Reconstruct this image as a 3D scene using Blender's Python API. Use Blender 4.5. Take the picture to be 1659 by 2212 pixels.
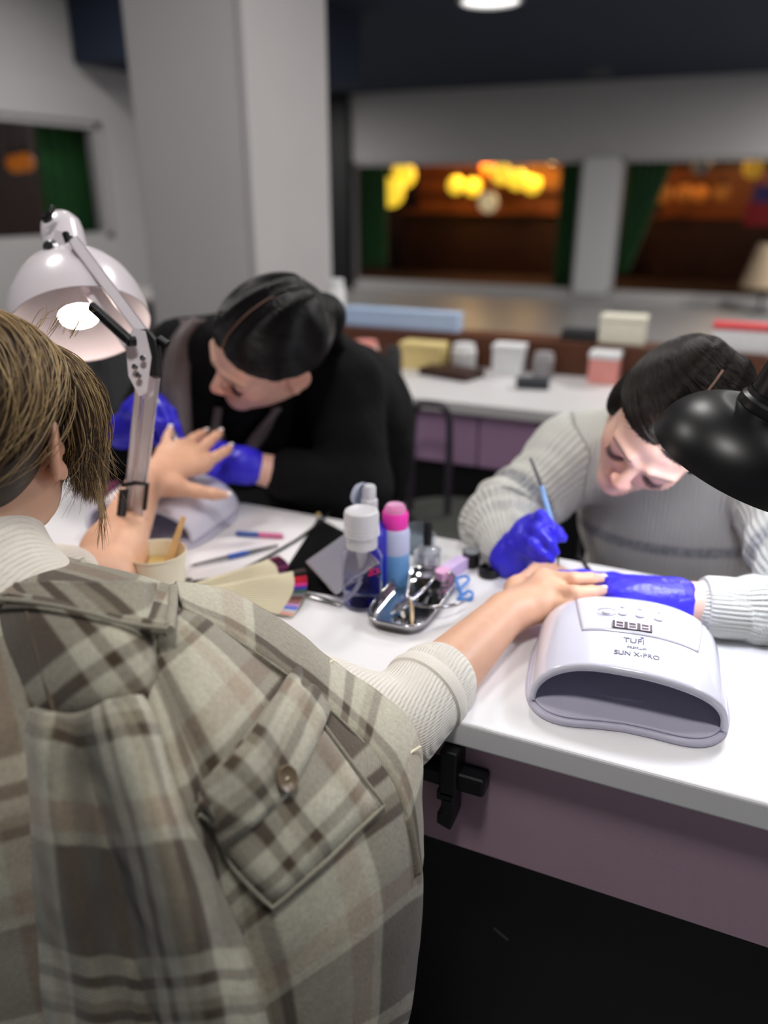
import bpy, bmesh, math, random
import numpy as np
from mathutils import Vector, Matrix

random.seed(7)
RNG = np.random.default_rng(7)
SC = bpy.context.scene
COL = SC.collection
for _o in list(bpy.data.objects):
    bpy.data.objects.remove(_o)

# ------------------------------------------------------------------ camera
FPX = 1700.0                       # focal length in pixels of the 1659 x 2212 frame
PITCH, YAW, CAMZ = math.radians(22), math.radians(24), 1.32
_c, _s = math.cos(PITCH), math.sin(PITCH)
RIGHT = np.array([math.cos(YAW), math.sin(YAW), 0.0])
_FH = np.array([-math.sin(YAW), math.cos(YAW), 0.0])
FWD = _FH * _c + np.array([0, 0, -_s])
UPV = _FH * _s + np.array([0, 0, _c])
CAMO = np.array([0, 0, CAMZ])
cam_data = bpy.data.cameras.new('camera')
cam_data.sensor_fit = 'HORIZONTAL'
cam_data.sensor_width = 36.0
cam_data.lens = 36.0 * FPX / 1659.0
cam_data.clip_start = 0.05
cam_data.clip_end = 60
cam_data.dof.use_dof = True
cam_data.dof.focus_distance = 0.85
cam_data.dof.aperture_fstop = 2.5
cam = bpy.data.objects.new('camera', cam_data)
COL.objects.link(cam)
cam.matrix_world = Matrix(((RIGHT[0], UPV[0], -FWD[0], 0), (RIGHT[1], UPV[1], -FWD[1], 0),
                           (RIGHT[2], UPV[2], -FWD[2], CAMZ), (0, 0, 0, 1)))
SC.camera = cam

# ------------------------------------------------------------------ world, exposure, added ceiling lights
SC.view_settings.view_transform = 'Standard'
SC.view_settings.look = 'None'
SC.view_settings.gamma = 1.0
SC.view_settings.use_curve_mapping = False
SC.view_settings.exposure = 0.0
world = bpy.data.worlds.new('world')
SC.world = world
world.use_nodes = True
world.node_tree.nodes['Background'].inputs[0].default_value = (0.80, 0.84, 0.92, 1)
world.node_tree.nodes['Background'].inputs[1].default_value = 0.18


def area_light(name, loc, size, power, color, target=None):
    l = bpy.data.lights.new(name, 'AREA')
    l.shape = 'DISK'
    l.size = size
    l.energy = power
    l.color = color
    o = bpy.data.objects.new(name, l)
    COL.objects.link(o)
    o.location = loc
    if target is not None:
        d = Vector(target) - Vector(loc)
        o.rotation_euler = d.to_track_quat('-Z', 'Y').to_euler()
    return o


CEIL_Z = 2.60
# unseen round downlights added to brighten the scene (each gets a fixture further down)
ADDED_DOWNLIGHTS = [(-1.7, 1.1), (-0.1, 0.15), (-0.6, 2.2), (1.5, 1.6), (-2.9, 3.6), (0.6, 4.0), (1.4, 7.6), (1.9, 9.8), (-6.4, 8.8)]
for _i, (_x, _y) in enumerate(ADDED_DOWNLIGHTS):
    area_light('added_downlight_light', (_x, _y, CEIL_Z - 0.05), 0.34, 16 if _i < 4 else (24, 60, 95, 95, 80)[_i - 4], (1.0, 0.97, 0.94))


# ------------------------------------------------------------------ pixel helpers (used to measure real positions)
def ray(x, y):
    return FWD + RIGHT * (x - 829.5) / FPX + UPV * (1106 - y) / FPX


def at(x, y, d):
    return CAMO + ray(x, y) * d


def onz(x, y, z=0.76):
    r = ray(x, y)
    return CAMO + r * (z - CAMZ) / r[2]


def ony(x, y, Y):
    r = ray(x, y)
    return CAMO + r * Y / r[1]


def onx(x, y, X):
    r = ray(x, y)
    return CAMO + r * X / r[0]


def camv(r, u, t):                 # direction given as (right, up, towards the viewer)
    v = RIGHT * r + UPV * u - FWD * t
    return v / np.linalg.norm(v)


def V3(*a):
    return np.array(a, float)


def unit(v):
    v = np.asarray(v, float)
    return v / np.linalg.norm(v)


# ------------------------------------------------------------------ materials
def lin(c):
    out = []
    for v in c[:3]:
        v /= 255.0
        out.append(v / 12.92 if v <= 0.04045 else ((v + 0.055) / 1.055) ** 2.4)
    return (*out, 1.0)


MATS = {}


def mat(name, col, rough=0.5, metal=0.0, bump=None, var=0.06, vscale=30, spec=0.5, trans=0.0, ior=1.45, emit=None,
        sss=0.0, sheen=0.0, coat=0.0, alpha=1.0):
    """procedural principled material: colour broken up by noise, optional noise bump = (scale, strength)"""
    if name in MATS:
        return MATS[name]
    m = bpy.data.materials.new(name)
    m.use_nodes = True
    nt = m.node_tree
    b = nt.nodes['Principled BSDF']
    tc = nt.nodes.new('ShaderNodeTexCoord')
    if var:
        n = nt.nodes.new('ShaderNodeTexNoise')
        n.inputs['Scale'].default_value = vscale
        n.inputs['Detail'].default_value = 4
        nt.links.new(tc.outputs['Object'], n.inputs['Vector'])
        mx = nt.nodes.new('ShaderNodeMix')
        mx.data_type = 'RGBA'
        c = lin(col)
        mx.inputs['A'].default_value = (*[v * (1 - var * 2) for v in c[:3]], 1)
        mx.inputs['B'].default_value = (*[min(1, v * (1 + var * 2)) for v in c[:3]], 1)
        nt.links.new(n.outputs['Fac'], mx.inputs['Factor'])
        nt.links.new(mx.outputs['Result'], b.inputs['Base Color'])
    else:
        b.inputs['Base Color'].default_value = lin(col)
    b.inputs['Roughness'].default_value = rough
    b.inputs['Metallic'].default_value = metal
    b.inputs['Specular IOR Level'].default_value = spec
    b.inputs['Transmission Weight'].default_value = trans
    b.inputs['IOR'].default_value = ior
    b.inputs['Sheen Weight'].default_value = sheen
    b.inputs['Coat Weight'].default_value = coat
    b.inputs['Alpha'].default_value = alpha
    if sss:
        b.inputs['Subsurface Weight'].default_value = sss
        b.inputs['Subsurface Radius'].default_value = (0.012, 0.005, 0.003)
        b.inputs['Subsurface Scale'].default_value = 0.5
    if emit:
        b.inputs['Emission Color'].default_value = lin(emit[0])
        b.inputs['Emission Strength'].default_value = emit[1]
    if bump:
        n2 = nt.nodes.new('ShaderNodeTexNoise')
        n2.inputs['Scale'].default_value = bump[0]
        n2.inputs['Detail'].default_value = 5
        nt.links.new(tc.outputs['Object'], n2.inputs['Vector'])
        bp = nt.nodes.new('ShaderNodeBump')
        bp.inputs['Strength'].default_value = bump[1]
        bp.inputs['Distance'].default_value = 0.004
        nt.links.new(n2.outputs['Fac'], bp.inputs['Height'])
        nt.links.new(bp.outputs['Normal'], b.inputs['Normal'])
    MATS[name] = m
    return m


# ------------------------------------------------------------------ object helpers
ORG = {}


def tag(o, label, cat, group=None, kind=None):
    o['label'] = label
    o['category'] = cat
    if group:
        o['group'] = group
    if kind:
        o['kind'] = kind
    return o


def thing(name, loc, label, cat, group=None):
    o = bpy.data.objects.new(name, None)
    o.empty_display_size = 0.02
    COL.objects.link(o)
    o.location = Vector([float(v) for v in loc])
    ORG[o.name] = np.array(loc, float)
    return tag(o, label, cat, group)


def link_mesh(name, me, m, parent=None, smooth=True):
    o = bpy.data.objects.new(name, me)
    COL.objects.link(o)
    if m is not None:
        for mm in (m if isinstance(m, (list, tuple)) else [m]):
            me.materials.append(mm)
    if smooth:
        me.shade_smooth()
    if parent is not None:
        o.parent = parent
        ORG[o.name] = ORG[parent.name]
    else:
        ORG[o.name] = np.zeros(3)
    return o


def mesh_from(name, verts, faces, m, parent=None, smooth=True):
    org = ORG[parent.name] if parent is not None else np.zeros(3)
    me = bpy.data.meshes.new(name)
    if len(faces) and isinstance(faces, np.ndarray):
        v = np.asarray(verts, np.float32) - org.astype(np.float32)
        me.vertices.add(len(v))
        me.vertices.foreach_set('co', v.ravel())
        n = faces.shape[1]
        me.loops.add(faces.size)
        me.loops.foreach_set('vertex_index', faces.ravel().astype(np.int32))
        me.polygons.add(len(faces))
        me.polygons.foreach_set('loop_start', np.arange(0, faces.size, n, dtype=np.int32))
        me.update(calc_edges=True)
        me.validate()
    else:
        me.from_pydata([tuple(np.asarray(p, float) - org) for p in verts], [], [tuple(f) for f in faces])
        me.update()
    return link_mesh(name, me, m, parent, smooth)


def struct(o):
    o['kind'] = 'structure'
    return o


def basis(d):
    d = unit(d)
    a = np.array([0, 0, 1.0]) if abs(d[2]) < 0.9 else np.array([1.0, 0, 0])
    x = unit(np.cross(a, d))
    return x, np.cross(d, x), d


class MB:
    """collects shapes, builds ONE mesh object"""

    def __init__(self):
        self.v, self.f = [], []

    def add(self, v, f):
        o = len(self.v)
        self.v.extend([np.asarray(p, float) for p in v])
        self.f.extend([tuple(i + o for i in q) for q in f])
        return self

    def box(self, lo, hi, M=None):
        lo, hi = np.asarray(lo, float), np.asarray(hi, float)
        v = [np.array([(lo, hi)[i][0], (lo, hi)[j][1], (lo, hi)[k][2]]) for i in (0, 1) for j in (0, 1) for k in (0, 1)]
        if M is not None:
            v = [M(p) for p in v]
        return self.add(v, [(0, 1, 3, 2), (4, 6, 7, 5), (0, 4, 5, 1), (2, 3, 7, 6), (0, 2, 6, 4), (1, 5, 7, 3)])

    def tube(self, pts, r, n=12, cap=True, flat=1.0):
        pts = [np.asarray(p, float) for p in pts]
        rs = [r] * len(pts) if np.isscalar(r) else list(r)
        v, f = [], []
        x = None
        for i, p in enumerate(pts):
            d = unit(pts[min(i + 1, len(pts) - 1)] - pts[max(i - 1, 0)])
            if x is None:
                x, y, _ = basis(d)
            else:
                x = unit(x - d * (x @ d))
                y = np.cross(d, x)
            for k in range(n):
                a = 2 * math.pi * k / n
                v.append(p + x * math.cos(a) * rs[i] + y * math.sin(a) * rs[i] * flat)
        for i in range(len(pts) - 1):
            for k in range(n):
                f.append((i * n + k, i * n + (k + 1) % n, (i + 1) * n + (k + 1) % n, (i + 1) * n + k))
        if cap:
            f.append(tuple(range(n))[::-1])
            f.append(tuple((len(pts) - 1) * n + k for k in range(n)))
        return self.add(v, f)

    def lathe(self, prof, c=(0, 0, 0), axis=(0, 0, 1), n=32, sq=None):
        """prof: list of (radius, height along axis); open ends at r>0, closed where r==0"""
        x, y, d = basis(axis)
        if abs(d[2]) > 0.99:
            x, y = np.array([1.0, 0, 0]), np.array([0, 1.0, 0]) * np.sign(d[2])
        c = np.asarray(c, float)
        v, f, rows = [], [], []
        for r, h in prof:
            if r <= 1e-9:
                rows.append([len(v)])
                v.append(c + d * h)
            else:
                rows.append(list(range(len(v), len(v) + n)))
                for k in range(n):
                    a = 2 * math.pi * k / n
                    ca, sa = math.cos(a), math.sin(a)
                    q = 1.0 if sq is None else 1 / (abs(ca) ** sq + abs(sa) ** sq) ** (1 / sq)
                    v.append(c + d * h + (x * ca + y * sa) * r * q)
        for a, b in zip(rows[:-1], rows[1:]):
            for k in range(n):
                k2 = (k + 1) % n
                if len(a) == 1 and len(b) == 1:
                    continue
                if len(a) == 1:
                    f.append((a[0], b[k2], b[k])[::-1])
                elif len(b) == 1:
                    f.append((a[k], a[k2], b[0]))
                else:
                    f.append((a[k], a[k2], b[k2], b[k]))
        return self.add(v, f)

    def ball(self, c, r, n=16, R=None):
        r = np.array([r, r, r] if np.isscalar(r) else r, float)
        R = np.eye(3) if R is None else R
        v, f = [], []
        m = n // 2
        for i in range(m + 1):
            for k in range(n):
                a, b = math.pi * i / m, 2 * math.pi * k / n
                v.append(np.asarray(c) + R @ (r * np.array([math.sin(a) * math.cos(b), math.sin(a) * math.sin(b), math.cos(a)])))
        for i in range(m):
            for k in range(n):
                f.append((i * n + k, (i + 1) * n + k, (i + 1) * n + (k + 1) % n, i * n + (k + 1) % n))
        return self.add(v, f)

    def prism(self, outline, z0, z1, M=None):
        n = len(outline)
        v = [np.array([x, y, z0]) for x, y in outline] + [np.array([x, y, z1]) for x, y in outline]
        if M is not None:
            v = [M(p) for p in v]
        f = [tuple(range(n))[::-1], tuple(range(n, 2 * n))] + [(i, (i + 1) % n, n + (i + 1) % n, n + i) for i in range(n)]
        return self.add(v, f)

    def build(self, name, m, parent=None, smooth=True, bevel=0.0, seg=2, weld=False):
        o = mesh_from(name, self.v, self.f, m, parent, smooth)
        bm = bmesh.new()
        bm.from_mesh(o.data)
        if weld:
            bmesh.ops.remove_doubles(bm, verts=bm.verts, dist=1e-6)
        bmesh.ops.recalc_face_normals(bm, faces=bm.faces)
        bm.to_mesh(o.data)
        bm.free()
        if smooth:
            o.data.set_sharp_from_angle(angle=math.radians(38))
        if bevel:
            md = o.modifiers.new('bevel', 'BEVEL')
            md.width = bevel
            md.segments = seg
            md.limit_method = 'ANGLE'
        return o


def rotz(a, o=(0, 0, 0)):
    o = np.asarray(o, float)
    ca, sa = math.cos(a), math.sin(a)
    return lambda p: o + np.array([p[0] * ca - p[1] * sa, p[0] * sa + p[1] * ca, p[2]])


def catmull(P, n):
    """P (k, d) control points -> (n, d) on a Catmull-Rom spline"""
    P = np.asarray(P, float)
    k = len(P)
    t = np.linspace(0, k - 1, n)
    i = np.clip(t.astype(int), 0, k - 2)
    u = (t - i)[:, None]
    E = np.vstack([2 * P[0] - P[1], P, 2 * P[-1] - P[-2]])
    p0, p1, p2, p3 = E[i], E[i + 1], E[i + 2], E[i + 3]
    return 0.5 * (2 * p1 + (p2 - p0) * u + (2 * p0 - 5 * p1 + 4 * p2 - p3) * u ** 2 + (3 * p1 - p0 - 3 * p2 + p3) * u ** 3)


def sheet(name, G, nu, nv, m, parent, thick=0.004, rot=0.0, off=(0, 0), disp=None, uvscale=1.0, offset=-1):
    """cloth panel: control grid G[row][col] of points -> smooth grid with arc-length UVs, thickened"""
    G = np.asarray(G, float)
    rows = np.stack([catmull(g, nu) for g in G])                       # (R, nu, 3)
    S = np.stack([catmull(rows[:, j], nv) for j in range(nu)], 1)      # (nv, nu, 3)
    du = np.linalg.norm(np.diff(S, axis=1), axis=2).mean(0)
    dv = np.linalg.norm(np.diff(S, axis=0), axis=2).mean(1)
    U, Vv = np.r_[0, np.cumsum(du)], np.r_[0, np.cumsum(dv)]
    UU, VV = np.meshgrid(U, Vv)
    if disp is not None:
        nrm = np.cross(np.gradient(S, axis=1), np.gradient(S, axis=0))
        nrm /= np.linalg.norm(nrm, axis=2, keepdims=True) + 1e-9
        uu, vv = np.meshgrid(np.linspace(0, 1, nu), np.linspace(0, 1, nv))
        S = S + nrm * disp(uu, vv, S)[..., None]
    idx = np.arange(nu * nv).reshape(nv, nu)
    F = np.stack([idx[:-1, :-1], idx[:-1, 1:], idx[1:, 1:], idx[1:, :-1]], -1).reshape(-1, 4)
    o = mesh_from(name, S.reshape(-1, 3), F, m, parent)
    uv = o.data.uv_layers.new(name='UVMap')
    ca, sa = math.cos(rot), math.sin(rot)
    W = np.stack([(UU * ca - VV * sa) * uvscale + off[0], (UU * sa + VV * ca) * uvscale + off[1]], -1).reshape(-1, 2)
    li = np.zeros(len(o.data.loops), np.int32)
    o.data.loops.foreach_get('vertex_index', li)
    uv.data.foreach_set('uv', W[li].astype(np.float32).ravel())
    if thick:
        md = o.modifiers.new('cloth_thickness', 'SOLIDIFY')
        md.thickness = thick
        md.offset = offset
    o['S_'] = 0
    del o['S_']
    return o, S


# ------------------------------------------------------------------ blended-volume bodies (smooth union -> surface nets)
def pc(a, b, r1, r2=None, k=0.02, op='u'):
    return ('c', np.asarray(a, float), np.asarray(b, float), r1, r1 if r2 is None else r2, k, op)


def pe(c, r, R=None, k=0.02, op='u'):
    return ('e', np.asarray(c, float), np.array([r, r, r] if np.isscalar(r) else r, float), np.eye(3) if R is None else R, k, op)


def _pd(p, P):
    if p[0] == 'c':
        ba = p[2] - p[1]
        L = max(ba @ ba, 1e-12)
        t = np.clip((P - p[1]) @ ba / L, 0, 1)
        return np.linalg.norm(P - p[1] - t[..., None] * ba, axis=-1) - (p[3] + (p[4] - p[3]) * t)
    q = (P - p[1]) @ p[3]
    k0 = np.linalg.norm(q / p[2], axis=-1)
    k1 = np.linalg.norm(q / p[2] ** 2, axis=-1) + 1e-9
    return k0 * (k0 - 1) / k1


def _kop(p):
    return (p[5], p[6]) if p[0] == 'c' else (p[4], p[5])


def sdf(prims, P):
    d = None
    for p in prims:
        e = _pd(p, P)
        k, op = _kop(p)
        if d is None:
            d = e
            continue
        if op == 'u':
            h = np.maximum(k - np.abs(d - e), 0) / k
            d = np.minimum(d, e) - h * h * k * 0.25
        else:
            e = -e
            h = np.maximum(k - np.abs(d - e), 0) / k
            d = np.maximum(d, e) + h * h * k * 0.25
    return d


_OFF8 = np.array([(i, j, k) for i in (0, 1) for j in (0, 1) for k in (0, 1)])
_ED = [(a, b) for a in range(8) for b in range(a + 1, 8) if np.abs(_OFF8[a] - _OFF8[b]).sum() == 1]


def sdf_mesh(prims, h, B=20, clip=None):
    """sparse block-wise surface nets; returns verts, quads"""
    lo, hi = np.full(3, 1e9), np.full(3, -1e9)
    for p in prims:
        if _kop(p)[1] != 'u':
            continue
        if p[0] == 'c':
            for q, r in ((p[1], p[3]), (p[2], p[4])):
                lo, hi = np.minimum(lo, q - r), np.maximum(hi, q + r)
        else:
            R = p[2].max()
            lo, hi = np.minimum(lo, p[1] - R), np.maximum(hi, p[1] + R)
    lo, hi = lo - 0.012 - 2 * h, hi + 0.012 + 2 * h
    N = np.ceil((hi - lo) / h).astype(int)
    nb = -(-N // B)
    bi = np.stack(np.meshgrid(*[np.arange(n) for n in nb], indexing='ij'), -1).reshape(-1, 3)
    ctr = lo + (bi + 0.5) * B * h
    hd = B * h * 0.5 * math.sqrt(3)
    pd = np.stack([_pd(p, ctr) for p in prims], 1)
    uni = np.array([_kop(p)[1] == 'u' for p in prims])
    dmin = pd[:, uni].min(1)
    act = np.where(dmin < hd + 0.03)[0]
    kk = np.array([_kop(p)[0] for p in prims])
    g = np.arange(B + 1)
    GX = np.stack(np.meshgrid(g, g, g, indexing='ij'), -1)
    big = (nb * B + 2).astype(np.int64)
    cid, cv, quads = [], [], []

    def gid(c):
        return (c[..., 0] * big[1] + c[..., 1]) * big[2] + c[..., 2]

    for a in act:
        sel = [p for j, p in enumerate(prims) if pd[a, j] < hd * (1.25 if prims[j][0] == 'c' else 1.6) + kk[j] + 3 * h]
        if not any(_kop(p)[1] == 'u' for p in sel):
            continue
        while _kop(sel[0])[1] != 'u':
            sel = sel[1:]
        i0 = bi[a] * B
        P = lo + (GX + i0) * h
        D = sdf(sel, P)
        if D.min() > 0 or D.max() < 0:
            continue
        S = D < 0
        c8 = np.stack([S[i:i + B, j:j + B, k:k + B] for i, j, k in _OFF8], -1)
        n8 = c8.sum(-1)
        ii = np.argwhere((n8 > 0) & (n8 < 8))
        if len(ii):
            vals = np.stack([D[ii[:, 0] + i, ii[:, 1] + j, ii[:, 2] + k] for i, j, k in _OFF8], 1)
            acc, cnt = np.zeros((len(ii), 3)), np.zeros(len(ii))
            for x, y in _ED:
                va, vb = vals[:, x], vals[:, y]
                mk = (va < 0) != (vb < 0)
                t = np.where(mk, va / np.where(va == vb, 1, va - vb), 0)
                acc += np.where(mk[:, None], _OFF8[x] + (_OFF8[y] - _OFF8[x]) * t[:, None], 0)
                cnt += mk
            cv.append(lo + (ii + i0 + acc / cnt[:, None]) * h)
            cid.append(gid((ii + i0).astype(np.int64)))
        for ax in range(3):
            A = S[:B, :B, :B]
            sl = [slice(0, B)] * 3
            sl[ax] = slice(1, B + 1)
            Bs = S[tuple(sl)]
            e = np.argwhere(A != Bs)
            if not len(e):
                continue
            o1, o2 = np.zeros(3, int), np.zeros(3, int)
            o1[(ax + 1) % 3], o2[(ax + 2) % 3] = -1, -1
            fl = A[e[:, 0], e[:, 1], e[:, 2]]
            e = (e + i0).astype(np.int64)
            q = np.stack([gid(e), gid(e + o1), gid(e + o1 + o2), gid(e + o2)], 1)
            q[~fl] = q[~fl][:, ::-1]
            quads.append(q)
    cid, cv, quads = np.concatenate(cid), np.concatenate(cv), np.concatenate(quads)
    o = np.argsort(cid)
    cid, cv = cid[o], cv[o]
    f = np.searchsorted(cid, quads)
    f = np.clip(f, 0, len(cid) - 1)
    ok = (cid[f] == quads).all(1)
    return cv, f[ok].astype(np.int32)


def vnormals(v, f):
    n = np.zeros_like(v)
    fn = np.cross(v[f[:, 1]] - v[f[:, 0]], v[f[:, 3]] - v[f[:, 0]])
    for i in range(4):
        np.add.at(n, f[:, i], fn)
    return n / (np.linalg.norm(n, axis=1, keepdims=True) + 1e-12)


def wob(P, sc, seed=0, oct=3):
    """cheap smooth noise: sums of sines"""
    r = np.random.default_rng(seed)
    out = np.zeros(P.shape[:-1])
    amp = 1.0
    for o in range(oct):
        for _ in range(4):
            d = r.normal(size=3)
            d /= np.linalg.norm(d)
            out += amp * np.sin(P @ d * sc * (2 ** o) * r.uniform(0.7, 1.3) + r.uniform(0, 6.28)) / 4
        amp *= 0.5
    return out


def fattr(o, name, arr):
    a = o.data.attributes.new(name, 'FLOAT', 'POINT')
    a.data.foreach_set('value', np.asarray(arr, np.float32))


def cattr(o, name, arr):
    a = o.data.color_attributes.new(name, 'FLOAT_COLOR', 'POINT')
    c = np.ones((len(arr), 4), np.float32)
    c[:, :3] = arr
    a.data.foreach_set('color', c.ravel())


def hair(name, curves, radius, m, parent):
    """real strands: list of (n,3) arrays"""
    hc = bpy.data.hair_curves.new(name)
    hc.add_curves([len(c) for c in curves])
    org = ORG[parent.name]
    pos = np.concatenate(curves) - org
    hc.attributes['position'].data.foreach_set('vector', pos.astype(np.float32).ravel())
    rad = np.concatenate([radius * np.clip(1.15 - np.linspace(0, 1, len(c)) ** 3, .15, 1) for c in curves]).astype(np.float32)
    if 'radius' not in hc.attributes:
        hc.attributes.new('radius', 'FLOAT', 'POINT')
    hc.attributes['radius'].data.foreach_set('value', rad)
    ca = hc.attributes.new('tone', 'FLOAT', 'CURVE')
    ca.data.foreach_set('value', RNG.random(len(curves)).astype(np.float32))
    hc.materials.append(m)
    o = bpy.data.objects.new(name, hc)
    COL.objects.link(o)
    o.parent = parent
    ORG[o.name] = ORG[parent.name]
    return o


def text(body, size, M, m, parent, name='lettering', extrude=0.0002, align='CENTER'):
    cu = bpy.data.curves.new(name, 'FONT')
    cu.body = body
    cu.size = size
    cu.extrude = extrude
    cu.align_x = align
    cu.align_y = 'CENTER'
    cu.materials.append(m)
    tmp = bpy.data.objects.new(name + '_curve', cu)
    COL.objects.link(tmp)
    me = bpy.data.meshes.new_from_object(tmp.evaluated_get(bpy.context.evaluated_depsgraph_get()))
    me.name = name
    bpy.data.objects.remove(tmp)
    if not me.materials:
        me.materials.append(m)
    o = bpy.data.objects.new(name, me)
    COL.objects.link(o)
    o.parent = parent
    org = ORG[parent.name]
    M = M.copy()
    M.translation = M.translation - Vector(org)
    o.matrix_local = M
    ORG[o.name] = org
    return o


def frame_m(o, x, y, z):
    return Matrix(((x[0], y[0], z[0], o[0]), (x[1], y[1], z[1], o[1]), (x[2], y[2], z[2], o[2]), (0, 0, 0, 1)))

# ================================================================== the setting
M_WALL = mat('grey_paint', (176, 174, 174), .75, bump=(60, .05), var=.02, vscale=3)
M_PILLAR = mat('pillar_paint', (182, 178, 178), .7, bump=(60, .05), var=.025, vscale=4)
M_NAVY = mat('navy_ceiling_paint', (34, 43, 62), .85, var=.05, vscale=2)
M_BLACK = mat('black_laminate', (9, 10, 12), .55, var=.08, vscale=8)
M_FLOORM = mat('pale_floor_tile', (150, 150, 150), .35, var=.04, vscale=1.2)
M_WHITEP = mat('white_paint', (205, 205, 206), .5, var=.02)
M_WOOD = mat('brown_bar_wood', (120, 62, 22), .5, var=.25, vscale=3)
M_WOODD = mat('dark_brown_wood', (52, 26, 18), .5, var=.2, vscale=6)
M_GREEN = mat('green_curtain_cloth', (38, 92, 44), .9, var=.12, vscale=10, sheen=.2)
M_PANE = mat('window_glass', (255, 255, 255), .0, trans=1.0, ior=1.0, var=0, spec=.2)
M_DARKRED = mat('dark_red_carpet', (48, 20, 20), .95, var=.2, vscale=2)


def sbox(name, lo, hi, m, parent=None, bevel=0):
    o = MB().box(lo, hi).build(name, m, parent, smooth=False, bevel=bevel)
    return struct(o) if parent is None else o


sbox('floor', (-9, -2.5, -.05), (5, 11.0, 0), M_FLOORM)
sbox('ceiling', (-9, -2.5, CEIL_Z), (5, 16.2, CEIL_Z + .06), M_NAVY)
# facade of the restaurant across the hall: upper band, base, columns, glass
sbox('wall_back', (-9.5, 11.0, 1.74), (4.0, 11.2, CEIL_Z), M_WALL)
sbox('baseboard_back', (-9.5, 11.0, 0), (4.0, 11.2, .09), M_WALL)
sbox('trim_1', (-2.11, 10.96, .09), (-1.67, 11.2, 1.74), M_WHITEP)
sbox('trim_2', (-5.95, 10.9, 0), (-5.42, 11.25, CEIL_Z), M_BLACK)
sbox('trim_3', (1.6, 10.96, .09), (2.0, 11.2, 1.74), M_WHITEP)
sbox('wall_back_side', (-9.5, 11.0, .09), (-5.95, 11.2, 1.74), M_WALL)
w1 = sbox('window_1', (-5.40, 11.09, .10), (-2.13, 11.10, 1.73), M_PANE)
w2 = sbox('window_2', (-1.65, 11.09, .10), (1.58, 11.10, 1.73), M_PANE)
for _w, _x0, _x1 in ((w1, -5.42, -2.11), (w2, -1.67, 1.6)):
    f = MB()
    for a, b, c, d in ((_x0, _x0 + .05, .09, 1.74), (_x1 - .05, _x1, .09, 1.74), (_x0, _x1, 1.69, 1.74), (_x0, _x1, .09, .14)):
        f.box((a, 11.05, c), (b, 11.14, d))
    f.build('window_frame', M_WALL, _w, smooth=False)
# inside the restaurant
sbox('wall_restaurant_back', (-7.5, 15.0, 0), (4, 15.2, CEIL_Z), M_WOODD)
sbox('floor_restaurant', (-7.5, 11.2, -.05), (4, 15.0, .01), M_DARKRED)
# side wall on the left with a wide opening window
XL = -4.17
sbox('wall_left', (XL - .15, -1.0, 0), (XL, 5.6, 1.03), M_WALL)
sbox('wall_left_upper', (XL - .15, -1.0, 1.77), (XL, 5.6, CEIL_Z), M_WALL)
sbox('wall_left_end', (XL - .15, 4.66, 1.03), (XL, 5.6, 1.77), M_WALL)
sbox('wall_left_near', (XL - .15, -1.0, 1.03), (XL, 2.6, 1.77), M_WALL)
w3 = sbox('window_3', (XL - .09, 2.6, 1.04), (XL - .08, 4.66, 1.76), M_PANE)
f = MB()
for a, b, c, d in ((2.6, 2.65, 1.03, 1.77), (4.61, 4.66, 1.03, 1.77), (2.6, 4.66, 1.73, 1.77), (2.6, 4.66, 1.03, 1.07)):
    f.box((XL - .12, a, c), (XL - .03, b, d))
f.build('window_frame', M_WALL, w3, smooth=False)
sbox('wall_side_room', (-6.9, 2.0, 0), (-6.8, 8.0, CEIL_Z), M_WOODD)
sbox('trim_soffit', (XL + .02, 4.45, 2.10), (-3.05, 6.4, CEIL_Z - .004), M_NAVY)
# free-standing square pillar with a skim-coat chamfer strip
p = sbox('pillar', (-2.225, 2.65, 0), (-1.71, 3.274, CEIL_Z - .002), M_PILLAR, bevel=.012)
sbox('corner_strip', (-1.722, 2.642, .0), (-1.702, 2.662, CEIL_Z - .01), M_PILLAR, p)


# ------------------------------------------------------------------ ceiling fixtures
M_LAMPW = mat('downlight_diffuser', (255, 255, 250), .6, emit=((255, 250, 245), 2.2), var=0)
M_RIM = mat('fixture_white_rim', (200, 202, 205), .4)


def downlight(x, y, r, label):
    t = thing('ceiling_downlight', (x, y, CEIL_Z), label, 'ceiling light')
    MB().lathe([(r, 0), (r + .03, 0), (r + .03, -.025), (r, -.03), (r, 0)], (x, y, CEIL_Z), n=40).build('rim', M_RIM, t)
    MB().lathe([(0, -.012), (r, -.012), (r, -.003), (0, -.003)], (x, y, CEIL_Z), n=40).build('diffuser', M_LAMPW, t)


_lb = ['above the table end by the pillar', 'above the photographer', 'above the back counter', 'on the far side of the black lamp', 'near the side wall',
       'past the end of the back counter', 'beyond the black lamp in the hall', 'at the far end of the hall', 'in the hall behind the pillar']
for (_x, _y), _l in zip(ADDED_DOWNLIGHTS, _lb):
    downlight(_x, _y, .17, 'added unseen round white ceiling downlight ' + _l)
downlight(-1.95, 6.22, .20, 'round lit ceiling light cut off by the top edge of the photo')
_t = thing('smoke_detector', (-1.854, 10.0, CEIL_Z), 'faint round smoke detector on the navy ceiling', 'smoke detector')
MB().lathe([(.17, 0), (.17, -.02), (.12, -.05), (0, -.06)], (-1.854, 10.0, CEIL_Z), n=24).build('housing', mat('detector_grey', (70, 74, 80), .6), _t)


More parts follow.
